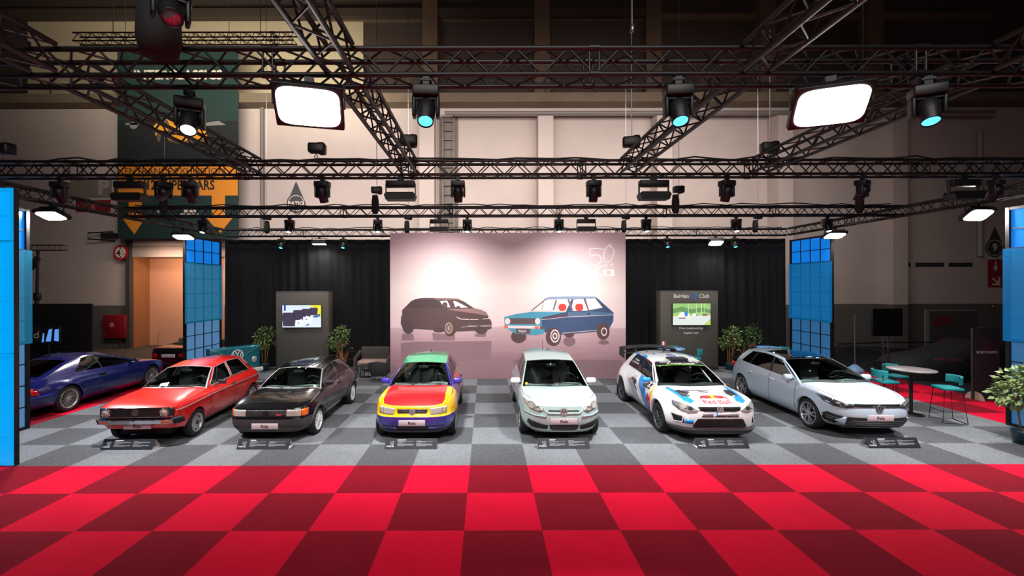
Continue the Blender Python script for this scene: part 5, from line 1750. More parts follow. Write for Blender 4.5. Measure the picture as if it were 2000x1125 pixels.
flat('print_flank_light', Art().poly((1462, 356), (1862, 384), (1856, 424), (1480, 440), (1120, 462), (1118, 372)), (74, 104, 130), pw(975, 565, S2, .007), PW)
flat('print_door_line', Art().stroke([(1112, 372), (1108, 560), (1112, 716)], 6).stroke([(1465, 350), (1500, 480), (1496, 690)], 6).stroke([(1735, 300), (1750, 340), (1775, 345), (1765, 310)], 8).rect(1430, 385, 1480, 415), (56, 60, 88), pw(975, 565, S2, .009), PW)
flat('print_tyre', Art().disc(315, 770, 125, 105).disc(880, 775, 125, 150).disc(1690, 685, 105, 138).disc(1140, 740, 80, 45), (84, 60, 62), pw(975, 565, S2, .006), PW)
flat('print_window', Art().poly((560, 340), (770, 168), (1150, 158), (1085, 342)).poly((1205, 165), (1370, 155), (1440, 345), (1170, 352)).poly((1408, 155), (1560, 145), (1682, 300), (1460, 340)), (240, 222, 220), pw(975, 565, S2, .009), PW)
flat('print_frame', Art().stroke([(525, 348), (765, 155)], 18).stroke([(690, 340), (720, 200)], 8).stroke([(880, 335), (930, 170)], 26).stroke([(1395, 150), (1450, 345)], 22).stroke([(1120, 160), (1190, 350)], 30), (120, 92, 92), pw(975, 565, S2, .011), PW)
flat('print_headrest', Art().poly(roundrect(962, 236, 1092, 348, 48)).poly(roundrect(1236, 234, 1366, 350, 48)), (206, 58, 48), pw(975, 565, S2, .013), PW)
flat('print_grille', Art().poly(roundrect(95, 470, 665, 565, 40)).rect(270, 640, 505, 722).poly((655, 610), (745, 585), (745, 655), (660, 645)), (92, 74, 78), pw(975, 565, S2, .009), PW)
flat('print_bumper', Art().poly((130, 590), (660, 597), (660, 642), (130, 632)).disc(135, 520, 44, 50).disc(622, 520, 42, 52).badge(357, -520, 26).ring(905, 760, 58, 74, 24, 1.45).ring(905, 760, 22, 40, 20, 1.4).ring(1705, 690, 34, 48, 20, 1.45).stroke([(690, 495), (1100, 450), (1850, 415)], 7).stroke([(1020, 715), (1590, 665)], 7), (232, 208, 208), pw(975, 565, S2, .011), PW)
flat('print_indicator', Art().rect(82, 590, 140, 628).rect(575, 604, 642, 642), (236, 100, 60), pw(975, 565, S2, .013), PW)
A_ = Art().text('POLO', 0, 0, 46, bold=.03)
flat('print_plate_lettering', Art().add([(375+a, 684-b) for a, b in A_.v], A_.f), (236, 226, 226), pw(975, 565, S2, .013), PW)

def fifty():
    """the anniversary mark, in units of the zoom it was traced from (1840 x 1125)"""
    a = Art()
    a.stroke([(885, 180), (880, 300), (872, 400), (890, 432), (960, 408), (1050, 385), (1110, 398), (1160, 440), (1185, 500), (1178, 560), (1140, 620), (1070, 662), (985, 680), (930, 664), (900, 628)], 26)
    a.stroke([(840, 242), (950, 220), (1080, 215), (1190, 226), (1290, 250)], 24)
    a.stroke([(1300, 235), (1262, 340), (1250, 430), (1262, 520), (1300, 590), (1340, 605), (1400, 580), (1455, 525), (1500, 450), (1535, 360), (1535, 280), (1505, 215), (1470, 165), (1460, 125), (1435, 108), (1395, 125), (1345, 175), (1300, 235)], 24)
    a.stroke([(1380, 155), (1470, 185)], 18)
    a.stroke([(1050, 690), (1050, 740), (1090, 750), (1110, 690), (1120, 780), (1090, 850)], 16)
    a.stroke([(1130, 740), (1160, 680), (1175, 740), (1200, 670), (1215, 740), (1260, 660), (1275, 720), (1320, 660), (1360, 690), (1330, 740)], 14)
    a.stroke([(1465, 570), (1475, 690), (1440, 690), (1440, 650), (1500, 660), (1530, 640)], 14)
    a.stroke([(1500, 690), (1525, 750)], 14)
    return a
def polo():
    a = Art()
    a.rect(250, 790, 335, 970).rect(335, 790, 550, 818).rect(470, 818, 550, 870).rect(335, 868, 550, 896)
    for x in (600, 1240):
        a.rect(x, 790, x+85, 970).rect(x+215, 790, x+300, 970).rect(x+85, 790, x+215, 818).rect(x+85, 942, x+215, 970)
    a.rect(960, 790, 1042, 970).rect(1042, 938, 1205, 970)
    return a
f = pw(1090, 470, 14.06, .004)
flat('anniversary_numeral', fifty(), (250, 240, 240), f, PW)
flat('print_lettering', polo(), (255, 252, 248), f, PW)

# ------------------------------------------------------------------ info boards on the carpet
M_BOARD = mat('dark_board_print', rgb(34, 36, 44), .5, noise=.05)
M_TXT = mat('pale_small_print', rgb(150, 150, 150), .6)
def info_board(x, y, lab, seed):
    t = thing('info_board', lab, 'sign', (x, y, 0.012), 0, 'information boards before the cars')
    w, d, h = .5, .23, .175
    ry = .10
    th = .006
    MB().add([(-w, 0, 0), (w, 0, 0), (w, ry, h), (-w, ry, h)], [(0, 1, 2, 3)]).add([(-w, th, .0), (w, th, 0), (w, ry, h-th*1.6), (-w, ry, h-th*1.6)], [(0, 3, 2, 1)]).add([(-w, 0, 0), (-w, ry, h), (-w, ry, h-th*1.6), (-w, th, 0)], [(0, 1, 2, 3)]).add([(w, 0, 0), (w, th, 0), (w, ry, h-th*1.6), (w, ry, h)], [(0, 1, 2, 3)]).obj('front_panel', M_BOARD, t, recalc=False)
    MB().box((0, d/2, .004), (2*w-.004, d-.012, .006)).add([(-w+.002, d, 0), (w-.002, d, 0), (w-.002, ry+.004, h-.004), (-w+.002, ry+.004, h-.004)], [(0, 1, 2, 3)]).add([(-w+.002, d-th, 0.006), (w-.002, d-th, .006), (w-.002, ry+.002, h-.012), (-w+.002, ry+.002, h-.012)], [(0, 3, 2, 1)]).obj('board_inside', mat('white_card', rgb(225, 218, 220), .7), t, recalc=False)
    def F(a, b, lift=.002):
        q = b/.2016
        return (a, ry*q-lift*.85, h*q+lift*.5)
    sc = .16/1500
    A_ = fifty(); B_ = polo()
    for A1, nm in ((A_, 'anniversary_numeral'), (B_, 'board_lettering')):
        Art().add([(-.48+(a-150)*sc*.98, .155-(b-60)*sc*1.15) for a, b in A1.v], A1.f).mesh(F).obj(nm, M_WHITE, t)
    random.seed(seed)
    a = Art().rect(-.265, .166, -.265+random.uniform(.10, .17), .178)
    a.mesh(F).obj('title_line', M_WHITE, t)
    a = Art()
    for x0, x1 in ((-.265, .06), (.10, .43)):
        n1 = random.choice((2, 3))
        rows_ = [1, 1, .4] if n1 == 2 else [.95, 1, .97, .4]
        y_ = .150
        for blk in (n1, 6-n1):
            a.rect(x0, y_, x0+.10, y_+.006); y_ -= .0115
            for k in range(blk):
                wd = (x1-x0)*(random.uniform(.9, 1) if k < blk-1 else random.uniform(.3, .7))
                a.rect(x0, y_, x0+wd, y_+.0055); y_ -= .0115
            y_ -= .010
    a.mesh(F).obj('text_lines', M_TXT, t)
for i, (x, nm) in enumerate(((-6.92, 'red car'), (-4.30, 'black coupe'), (-1.45, 'four-coloured car'), (1.49, 'silver car'), (4.56, 'rally car'), (7.85, 'pale blue car'))):
    info_board(x, 8.235, 'dark folded information board lying in front of the ' + nm, i)

# ------------------------------------------------------------------ lit glazed screens around the stand
M_FRAME = mat('black_steel_frame', rgb(20, 20, 22), .5, .3)
def glow(name, c_, s_, gloss=0.15):
    m = mat(name, tuple(x*.3 for x in rgb(*c_)[:3])+(1,), gloss, emit=rgb(*c_), strength=s_)
    return m
def screen(label, p, ang, top, mid, low, W=2.0, full=False):
    """a frame of panes four wide: two rows above, a coloured sheet over four rows, four rows below"""
    t = thing('glazed_screen', label, 'screen wall', (p[0], p[1], 0.012), ang)
    H_ = 4.86
    fr = MB()
    for x in (.035, W-.035):
        fr.box((x, 0, H_/2), (.07, .08, H_))
    for z in (.03, 1.90, 3.93, H_-.03):
        fr.box((W/2, 0, z), (W-.14, .07, .06))
    fr.obj('frame', M_FRAME, t)
    mu = MB()
    for k in (1, 2, 3):
        x = .07+(W-.14)*k/4
        mu.box((x, 0, H_/2), (.022, .03, H_-.12))
    for z in (.49, .96, 1.43, 2.39, 2.88, 3.40, 4.38):
        mu.box((W/2, 0, z), (W-.14, .03, .022))
    mu.obj('glazing_bars', M_FRAME, t)
    for nm, z0, z1, m in (('upper_panes', 3.96, H_-.06, top), ('middle_panes', 1.93, 3.90, low), ('lower_panes', .06, 1.87, low)):
        MB().box((W/2, .012, (z0+z1)/2), (W-.14, .006, z1-z0)).obj(nm, m, t)
    if full:
        for z0, z1 in ((.02, 1.965), (1.975, 3.93), (3.94, H_)):
            MB().box((W/2, -.055, (z0+z1)/2), (W, .012, z1-z0)).obj('acrylic_sheet', mid, t)
    else:
        MB().box((W/2-.0, -.055, 2.91), (W+.06, .012, 2.06)).obj('acrylic_sheet', mid, t)
    return t
def tintsheet(name, c_, s_):
    """coloured translucent acrylic: part see-through, part emission in place of lamps behind it"""
    m = bpy.data.materials.new(name)
    m.use_nodes = True
    nt = m.node_tree
    b = nt.nodes['Principled BSDF']
    b.inputs['Base Color'].default_value = rgb(*[x*.6 for x in c_])
    b.inputs['Emission Color'].default_value = rgb(*c_)
    b.inputs['Emission Strength'].default_value = s_
    b.inputs['Roughness'].default_value = .2
    b.inputs['Alpha'].default_value = .5
    return m
T_TOP = glow('sky_blue_pane', (20, 130, 235), .75)  # panes emit their own blue, in place of lamps shining through from behind
T_LOW = glow('pale_blue_pane', (96, 146, 196), .6)
T_LOW2 = glow('pale_blue_pane_right', (58, 118, 172), .55)
A_NEAR = tintsheet('cyan_acrylic', (0, 176, 255), .95)
A_MID = tintsheet('teal_acrylic', (40, 142, 184), .42)
A_RT = tintsheet('blue_acrylic', (14, 126, 196), .5)
screen('bright cyan screen at the left front corner of the stand', (GX-9.96, YF+.04), 0, T_TOP, A_NEAR, glow('cyan_pane', (0, 130, 220), .6), 2.0, True)
screen('dark framed blue screen edge-on behind the bright cyan corner screen', (LX+.13, 7.62), PI/2, T_TOP, A_MID, T_LOW, 1.9)
screen('blue paned screen beside the doorway at the left drape end', (LX+.13, 14.43), PI/2, T_TOP, A_MID, T_LOW)
screen('blue paned screen at the right end of the right drape', (RX-.03, 16.45), -PI/2, T_TOP, A_RT, T_LOW2)
screen('blue screen at the right edge behind the potted bush', (RX-.03, 9.62), -PI/2, T_TOP, A_RT, T_LOW2)

# ------------------------------------------------------------------ columns with televisions
M_COL = mat('anthracite_panel', rgb(84, 80, 72), .55, noise=.12, nscale=6)
def column(x0, x1, label):
    t = thing('display_wall', label, 'partition', ((x0+x1)/2, 15.9, 0.012))
    w = x1-x0
    MB().rbox((0, .22, 1.46), (w, .44, 2.92), .006, 1).obj('wall_body', M_COL, t)
    MB().box((0, .22, 2.93), (w+.01, .45, .02)).obj('top_cap', mat('grey_cap', rgb(96, 94, 90), .5), t)
    MB().box((0, -.002, .06), (w+.006, .02, .12)).obj('skirting', M_DARK, t)
    return t
CL = column(-7.78, -5.83, 'dark grey display wall carrying the television left of the print')
CR = column(6.47, 8.60, 'dark grey display wall of the club, right of the print')
def tv(px0, py0, px1, py1, Y, label, pics):
    a = pt(px0, py1, Y); b = pt(px1, py0, Y)
    w, h = b[0]-a[0], b[2]-a[2]
    t = thing('television', label, 'television', ((a[0]+b[0])/2, Y, (a[2]+b[2])/2))
    MB().rbox((0, .025, 0), (w+.03, .05, h+.03), .008).obj('housing', M_DARK, t)
    MB().box((0, .07, 0), (w*.4, .05, h*.4)).obj('bracket', M_DARK, t)
    for i, (nm, art, c_, s_) in enumerate(pics):
        art.mesh(lambda u, v: (-w/2+u*w, -.002-.0012*i, -h/2+v*h)).obj(nm, glow('screen_%d_%d_%d' % c_, c_, s_, .3), t)
    return t
def pot(x, y, w, h):
    return [(x-w*.42, y), (x+w*.42, y), (x+w*.5, y+h*.75), (x+w*.42, y+h), (x-w*.42, y+h), (x-w*.5, y+h*.75)]
tv(551.5, 596, 627, 639.5, 15.82, 'television showing dark pots, on the left display wall', [
    ('screen', Art().rect(0, 0, 1, 1), (214, 228, 240), 1.0),
    ('picture_sky', Art().poly((.68, 1), (1, 1), (1, .45), (.9, .55), (.8, .9)), (236, 226, 40), 1.0),
    ('picture_strip', Art().rect(.04, .75, .09, 1), (40, 70, 190), 1.0),
    ('picture_pots', Art().poly(pot(.17, .05, .36, .62)).poly(pot(.41, .33, .28, .45)).poly(pot(.62, .48, .25, .36)).poly(pot(.81, .55, .22, .34)), (70, 60, 78), 1.0),
    ('picture_blocks', Art().poly((.32, .02), (.36, .28), (.5, .38), (.56, .1)).poly((.54, .3), (.62, .52), (.78, .45), (.74, .15)), (238, 242, 246), 1.0),
    ('picture_dots', Art().disc(.42, .2, .02, .035).disc(.62, .36, .02, .035).poly((.78, .5), (.98, .62), (.98, .5), (.84, .42)).poly((.58, .06), (.7, .1), (.68, .18)), (90, 110, 140), 1.0)])
tv(1314, 592.5, 1387.5, 635, 15.82, 'television showing a road with vans, on the club display wall', [
    ('screen', Art().rect(0, 0, 1, 1), (150, 196, 120), 1.0),
    ('picture_trees', Art().poly((0, .55), (.2, .62), (.5, .55), (.8, .62), (1, .55), (1, .7), (.75, .82), (.5, .72), (.25, .85), (0, .75)), (104, 150, 92), 1.0),
    ('picture_trunks', Art().rect(.4, .45, .42, 1).rect(.62, .5, .635, 1).rect(.75, .5, .77, 1).rect(.83, .5, .84, 1), (206, 220, 160), 1.0),
    ('picture_road', Art().poly((0, 0), (.82, 0), (1, .28), (1, .45), (.5, .42), (0, .40)), (216, 222, 218), 1.0),
    ('picture_verge', Art().poly((.84, 0), (1, 0), (1, .25)).poly((0, .40), (.5, .42), (.9, .45), (.9, .49), (0, .46)), (186, 206, 96), 1.0),
    ('picture_van', Art().poly((.14, .32), (.44, .32), (.44, .48), (.36, .58), (.22, .6), (.14, .48)).poly((.5, .42), (.62, .42), (.61, .52), (.55, .55)), (236, 238, 226), 1.0),
    ('picture_person', Art().poly((.30, .60), (.36, .66), (.40, .55), (.38, .40), (.32, .40)).poly((.61, .42), (.65, .42), (.64, .54)), (70, 130, 214), 1.0),
    ('picture_bumper', Art().rect(.15, .30, .33, .345), (110, 96, 90), 1.0), ('picture_far_car', Art().poly((.78, .42), (.92, .42), (.92, .5), (.80, .54)), (150, 110, 96), 1.0)])
def wall_text(t, txt, px, py, size, m, name, **k):
    p = pt(px, py, 15.898)
    A_ = Art().text(txt, 0, 0, size, **k)
    return A_.mesh(lambda a, b: (p[0]-t.location[0]+a, -.008, p[2]-.012+b)).obj(name, m, t)
wall_text(CR, 'Belgian', 1330.5, 578.5, .205, M_WHITE, 'club_lettering', bold=.03)
wall_text(CR, 'Club', 1375, 578.5, .205, M_WHITE, 'club_lettering', bold=.03)
p = pt(1355.5, 578.5, 15.89)
Art().badge(0, 0, .138, .020).mesh(lambda a, b: (p[0]-CR.location[0]+a, -.009, p[2]-.012+b)).obj('club_badge', mat('light_blue_print', rgb(90, 150, 214), .5), CR)
wall_text(CR, 'Free membership', 1349.5, 641, .125, M_WHITE, 'club_lettering', bold=.025)
wall_text(CR, 'Register here', 1349.5, 650, .10, M_WHITE, 'club_lettering', bold=.015)
MB().rbox((-.995, -.03, 1.0), (.02, .04, .2), .008).obj('door_pull', M_STEEL, CL)

# ------------------------------------------------------------------ plants
M_LEAF = mat('green_leaf', rgb(88, 112, 52), .45, noise=.45, nscale=18)
M_LEAFD = mat('dark_green_leaf', rgb(64, 92, 44), .45, noise=.45, nscale=18)
M_STEM = mat('cane_stem', rgb(150, 96, 52), .6, noise=.2, nscale=20)
M_WINE = mat('wine_red_leaf', rgb(74, 18, 34), .4, noise=.3, nscale=12)
M_POT = mat('teal_pot', rgb(16, 60, 72), .4)
def leafmb(cs, n, L, seed, droop=.3):
    """n leaves spread over the shells of ellipsoids (c, r)"""
    random.seed(seed)
    mb = MB()
    for i in range(n):
        c_, r_ = random.choice(cs)
        while True:
            d = Vector((random.uniform(-1, 1), random.uniform(-1, 1), random.uniform(-1, 1)))
            if .25 < d.length < 1: break
        q = Vector((c_[0]+d.x*r_[0], c_[1]+d.y*r_[1], c_[2]+d.z*r_[2]))
        ax = (d.normalized()+Vector((random.uniform(-.7, .7), random.uniform(-.7, .7), random.uniform(-.6, .3)-droop))).normalized()
        sd = ax.cross(Vector((random.uniform(-1, 1), random.uniform(-1, 1), 1))).normalized()
        up = sd.cross(ax)
        l = L*random.uniform(.7, 1.25); w = l*.28
        mb.add([q, q+ax*l*.45+sd*w+up*l*.05, q+ax*l, q+ax*l*.45-sd*w+up*l*.05, q+ax*l*.5-up*l*.04], [(0, 1, 4), (1, 2, 4), (2, 3, 4), (3, 0, 4)], True)
    return mb
def potted_tree(x, y, h, label, r=.3, n=420, seed=1, leaf=None, potr=.17, L=.10, stems=5):
    t = thing('potted_tree', label, 'plant', (x, y, 0.012))
    MB().lathe([(0, 0), (potr*.8, 0), (potr, .24), (potr*1.03, .26), (potr*.92, .26), (potr*.9, .21), (0, .21)], n=18).obj('plant_pot', M_POT, t)
    random.seed(seed)
    st = MB()
    for k in range(stems):
        a = 2*PI*k/stems+.4
        pts = []
        for q in range(6):
            u = q/5
            pts.append((.06*math.cos(a)*(1+1.6*u)+random.uniform(-.012, .012), .06*math.sin(a)*(1+1.6*u)+random.uniform(-.012, .012), .2+u*(h*.72-.2)))
        st.tube(pts, .014, 6)
    st.obj('stem', M_STEM, t)
    cs = [((0, 0, h*.72), (r, r, h*.24)), ((r*.3, 0, h*.84), (r*.7, r*.7, h*.15)), ((-r*.4, .05, h*.62), (r*.7, r*.7, h*.14))]
    leafmb(cs, n, L, seed).obj('foliage', leaf or M_LEAF, t)
    return t
def broadleaf(x, y, h, label, seed, mix=True):
    t = thing('broadleaf_plant', label, 'plant', (x, y, 0.012))
    MB().lathe([(0, 0), (.13, 0), (.16, .22), (.15, .22), (.14, .18), (0, .18)], n=16).obj('plant_pot', M_POT, t)
    random.seed(seed)
    st = MB()
    for k in range(15):
        a = random.uniform(0, 2*PI); hh = h*random.uniform(.45, .95); R_ = random.uniform(.08, .3)
        b = Vector((R_*math.cos(a), R_*math.sin(a), hh))
        st.tube([(0, 0, .18), (b.x*.4, b.y*.4, hh*.6), tuple(b)], .008, 5)
        ax = Vector((math.cos(a), math.sin(a), random.uniform(-.3, .7))).normalized()
        sd = ax.cross(Vector((0, 0, 1))).normalized(); up = sd.cross(ax)
        l, w = .30*random.uniform(.8, 1.2), .10
        red = bool(k % 3 or not mix)
        rows = []
        for q in range(6):
            u = q/5
            ww = w*math.sin(PI*min(1, u*.92+.06))**.8
            c_ = b+ax*l*u-Vector((0, 0, .10*u*u))
            rows.append([tuple(c_-sd*ww+up*.02), tuple(c_), tuple(c_+sd*ww+up*.02)])
        MB().grid(rows).obj('red_leaf' if red else 'green_leaf', M_WINE if red else M_LEAFD, t)
    st.obj('stem', M_STEM, t)
    return t
potted_tree(-8.24, 15.95, 1.66, 'bushy potted tree left of the television wall without lettering', .35, 620, 2)
potted_tree(-5.33, 15.6, 1.70, 'potted tree right of the left display wall', .36, 620, 3)
broadleaf(-4.98, 14.85, 1.12, 'wine red broadleaf plant before the tree right of the left display wall', 4)
potted_tree(9.08, 15.95, 1.62, 'potted tree with brown canes right of the club display wall', .36, 640, 5, None, .19, .10, 7)
potted_tree(9.92, 16.05, 1.66, 'dark green potted tree at the foot of the right drape', .33, 520, 6, M_LEAFD, .16, .10, 4)
broadleaf(9.28, 15.3, 1.15, 'wine red broadleaf plant between the club wall and the pale blue car', 7)
t = potted_tree(10.62, 8.45, 1.55, 'leafy potted bush at the right edge of the stand', .42, 620, 8, mat('light_green_leaf', rgb(128, 148, 92), .4, noise=.45, nscale=18), .2, .13, 5)

# ------------------------------------------------------------------ seating
M_SOFA = mat('taupe_velvet', rgb(56, 50, 47), .8, noise=.2, nscale=12)
M_TUB = mat('charcoal_velvet', rgb(25, 25, 27), .8, noise=.2, nscale=12)
t = thing('sofa', 'small taupe two-seat sofa against the left drape', 'sofa', (-4.12, 15.75, 0.012))
MB().rbox((0, .0, .33), (1.06, .66, .2), .05).obj('seat_cushion', mat('beige_velvet', rgb(150, 126, 114), .8, noise=.15, nscale=12), t)
MB().rbox((0, .32, .62), (1.1, .16, .50), .06, m=Matrix.Rotation(math.radians(-8), 3, 'X')).obj('backrest', M_SOFA, t)
for s_ in (-1, 1):
    MB().prism([(-.38, .08), (-.33, .50), (-.28, .56), (.40, .72), (.40, .64), (-.22, .47), (-.27, .08)], s_*.60-.05, s_*.60+.05, 'X').obj('armrest', M_SOFA, t)
    for y_ in (-.3, .3):
        MB().cyl((s_*.5, y_, 0), (s_*.5, y_, .24), .02, 8).obj('leg', M_DARK, t)
t = thing('tub_chair', 'charcoal tub chair seen from behind in front of the sofa', 'chair', (-3.52, 14.15, 0.012), PI)
rows = []
for zz, rr in ((.20, .26), (.28, .31), (.42, .345), (.56, .36), (.60, .35)):
    row = []
    for k in range(21):
        a = math.radians(-20+220*k/20)
        zt = zz + (.10*math.sin(max(0, min(PI, a)))**2 if zz > .5 else 0)
        row.append((rr*math.cos(a), rr*math.sin(a), zt))
    rows.append(row)
inn = [[(x*.86, y*.86, z) for x, y, z in r] for r in rows[::-1]]
MB().grid(rows+inn).obj('backrest', M_TUB, t)
MB().rbox((0, -.03, .30), (.52, .54, .16), .06).obj('seat', M_TUB, t)
for a in (.8, 2.35, 3.9, 5.5):
    MB().cyl((.2*math.cos(a), .2*math.sin(a), .26), (.28*math.cos(a), .28*math.sin(a), 0), .012, 8).obj('leg', M_BLACK, t)
t = thing('side_table', 'low black side table beside the charcoal tub chair', 'table', (-4.12, 14.75, 0.012))
MB().lathe([(0, .40), (.26, .40), (.27, .415), (.26, .43), (0, .43)], n=24).obj('table_top', M_TUB, t)
for a in range(4):
    MB().box((.2*math.cos(a*PI/2+.6), .2*math.sin(a*PI/2+.6), .2), (.02, .02, .4)).obj('leg', M_BLACK, t)
MB().box((0, 0, .01), (.34, .3, .02)).obj('foot_plate', M_BLACK, t)

M_TEAL = mat('turquoise_velvet', rgb(14, 128, 132), .75, noise=.2, nscale=14)
def bar_table(x, y, r, label, top):
    t = thing('bar_table', label, 'table', (x, y, 0.012))
    MB().lathe([(0, 1.07), (r-.015, 1.07), (r, 1.085), (r-.01, 1.1), (0, 1.1)], n=36).obj('table_top', top, t)
    MB().cyl((0, 0, .02), (0, 0, 1.07), .035, 14).obj('pole', M_BLACK, t)
    MB().lathe([(0, 0), (.24, 0), (.24, .012), (.05, .025), (0, .025)], n=28).obj('foot_plate', M_BLACK, t)
    return t
def bar_stool(x, y, rz, label):
    """faces its own -Y"""
    t = thing('bar_stool', label, 'stool', (x, y, 0.012), rz, 'turquoise bar stools')
    MB().rbox((0, 0, .77), (.42, .40, .07), .033, 3).obj('seat', M_TEAL, t)
    rows = []
    for zz, off in ((.88, 0), (.93, .006), (1.02, .006), (1.06, 0)):
        rows.append([((.215)*math.sin(a), .06+.185*math.cos(a)**.9 if abs(a) < PI/2 else .06, zz+.0) for a in [math.radians(-80+160*k/14) for k in range(15)]])
    inn = [[(px_*.88, .06+(py_-.06)*.86, z) for px_, py_, z in r] for r in rows[::-1]]
    MB().grid(rows+inn+[rows[0]]).obj('backrest', M_TEAL, t)
    for s_ in (-1, 1):
        fr = MB().tube([(s_*.17, -.16, .74), (s_*.21, -.22, .012), (s_*.21, .24, .012), (s_*.17, .17, .74), (s_*.18, .20, .95)], .009, 6)
        fr.obj('leg', M_BLACK, t)
    MB().tube([(-.195, -.20, .26), (.195, -.20, .26)], .009, 6).obj('footrest', M_BLACK, t)
    MB().tube([(-.21, .24, .012), (.21, .24, .012)], .009, 6).obj('stretcher', M_BLACK, t)
    return t
bar_table(10.30, 10.40, .46, 'tall round bar table with grey speckled top right of the pale blue car', mat('grey_speckled_top', rgb(128, 120, 120), .4, noise=.3, nscale=60))
bar_stool(9.80, 10.56, PI/2, 'turquoise bar stool on the left side of the grey bar table')
bar_stool(10.60, 11.12, 0.1, 'turquoise bar stool on the far side of the grey bar table')
bar_stool(10.60, 9.86, -PI/2-.25, 'turquoise bar stool on the near right side of the grey bar table')
M_BLUETOP = mat('light_blue_top', rgb(96, 150, 206), .35)
bar_table(6.02, 13.95, .42, 'tall round light blue table behind the rally car', M_BLUETOP)
bar_stool(6.42, 14.55, 0.2, 'turquoise stool behind the light blue table by the club wall')
bar_stool(6.78, 13.98, -PI/2-.5, 'turquoise stool right of the light blue table by the club wall')
t = thing('leaflet_box', 'small red and white box standing on the light blue table', 'box', (5.82, 14.02, 1.114))
MB().rbox((.03, 0, .1), (.05, .07, .2), .004).obj('red_half', mat('red_card', rgb(200, 24, 44), .5), t)
MB().rbox((-.03, 0, .1), (.05, .065, .2), .004).obj('white_half', M_WHITE, t)
bar_table(9.28, 14.1, .36, 'tall pale table half hidden behind the pale blue car', M_BLUETOP)
bar_stool(9.85, 14.35, -PI/2, 'turquoise stool half hidden behind the pale blue car')

# front of an old van made into a bar
t = thing('van_front_bar', 'turquoise old van front with round badge, used as furniture', 'furniture', (-8.34, 14.27, 0.012), math.radians(52))
M_VAN = paint('van_turquoise_paint', rgb(16, 104, 118), .3)
rows = []
for z in (.25, .4, .6, .8, 1.0, 1.08, 1.12):
    row = []
    for k in range(17):
        u = -1+k/8
        rr = .10*(1-abs(u)**4)*(1 if z < 1.0 else .8)
        row.append((u*.76, -rr-.05+(.05 if z > 1.1 else 0), z))
    rows.append(row)
rows.append([(-.76+.095*k, .3, 1.12) for k in range(17)])
rows.append([(-.76+.095*k, .3, .25) for k in range(17)])
MB().grid(rows).add([rows[0][0], (-.76, .3, .25), (-.76, .3, 1.12), (-.76, -.05, 1.1)], [(0, 1, 2, 3)]).add([rows[0][16], (.76, .3, .25), (.76, .3, 1.12), (.76, -.05, 1.1)], [(3, 2, 1, 0)]).obj('van_panel', M_VAN, t)
Art().badge(0, 0, .19, .035).mesh(lambda a, b: (a, -.165, .86+b)).obj('van_badge', M_WHITE, t)
MB().tube([(-.74, -.075, 1.06), (-.4, -.148, .93), (0, -.155, .62), (.4, -.148, .93), (.74, -.075, 1.06)], .012, 6).obj('crease_moulding', M_VAN, t)
for s_ in (-1, 1):
    o = MB().lathe([(.10, .02), (.105, -.02), (.085, -.03)], (s_*.54, -.135, .66), 'Y', 20).obj('headlight', M_CHROME, t)
    MB().lathe([(.088, -.03), (.05, -.05), (0, -.055)], (s_*.54, -.135, .66), 'Y', 20).obj('lens', M_LAMPGL, o)
MB().rbox((0, -.16, .30), (1.66, .08, .14), .03).obj('van_bumper', mat('cream_bumper', rgb(214, 206, 196), .4), t)
MB().box((0, .12, .12), (1.3, .3, .24)).obj('plinth', M_DARK, t)

# ------------------------------------------------------------------ banner and signs on the hall wall
BY = WY-.9
def wp(lift=0.0, Y=BY):
    def f(a, b):
        p = pt(a, b, Y)
        return (p[0], p[1]-lift, p[2])
    return f
def wsign(name, label, cat, outline, m, thick=.02, Y=BY):
    """a flat board on the wall at depth Y; outline in photograph pixels"""
    pts = [pt(a, b, Y) for a, b in outline]
    t = thing(name, label, cat, (pts[0][0], Y, pts[0][2]))
    o = MB().prism([(p[0]-pts[0][0], p[2]-pts[0][2]) for p in pts], 0, thick, 'Y').obj('board', m, t)
    t['org'] = 0
    del t['org']
    def g(art, nm, mm, lift=.004):
        return art.mesh(lambda a, b: tuple(Vector(pt(a, b, Y))-Vector((pts[0][0], Y+lift, pts[0][2])))).obj(nm, mm, t)
    return t, g
def ptext(txt, a, b, size, **k):
    A_ = Art().text(txt, 0, 0, size, **k)
    return Art().add([(a+x, b-y) for x, y in A_.v], A_.f)
M_BAN = mat('dark_green_banner', rgb(22, 50, 46), .7, noise=.1, nscale=1)
M_BOR = mat('orange_print', rgb(226, 140, 36), .7)
M_CRM = mat('cream_print', rgb(220, 206, 190), .7)
M_INKB = mat('banner_ink', rgb(44, 36, 24), .7)
t, g = wsign('banner', 'huge dark green banner with yellow sports car and orange arrows', 'banner', [(230, 98), (466, 98), (466, 466), (230, 466)], M_BAN)
for q in (.4, 5.5):
    MB().cyl((q, .01, 0), (q, .01, 18.9-t.location[2]), .015, 5).obj('hanging_wire', M_STEEL, t)
g(ptext('INTERCLASSICS', 348, 147, 25, bold=.03), 'banner_lettering', M_CRM)
g(Art().rect(230, 236, 466, 240).poly((230, 240), (466, 240), (466, 310), (230, 310)), 'banner_ground', mat('banner_dark', rgb(18, 26, 28), .7), .003)
g(Art().poly((301, 246), (311, 236), (328, 232), (346, 240), (362, 252), (395, 246), (404, 258), (406, 272), (400, 276), (352, 279), (330, 272), (318, 258), (311, 258), (305, 266)), 'banner_car', mat('banner_yellow', rgb(232, 158, 40), .7), .006)
g(Art().poly((308, 240), (327, 234), (332, 243), (316, 247)).disc(335, 258.5, 8.5, 6.5).poly((330, 272), (352, 276), (400, 271), (404, 275), (352, 281), (330, 276)).disc(311, 265, 4, 12), 'banner_car_detail', mat('banner_grey', rgb(96, 80, 66), .7), .009)
g(Art().disc(262, 245, 8, 7).rect(246, 240, 278, 244), 'banner_pale_car', mat('banner_pale', rgb(130, 128, 122), .7), .009)
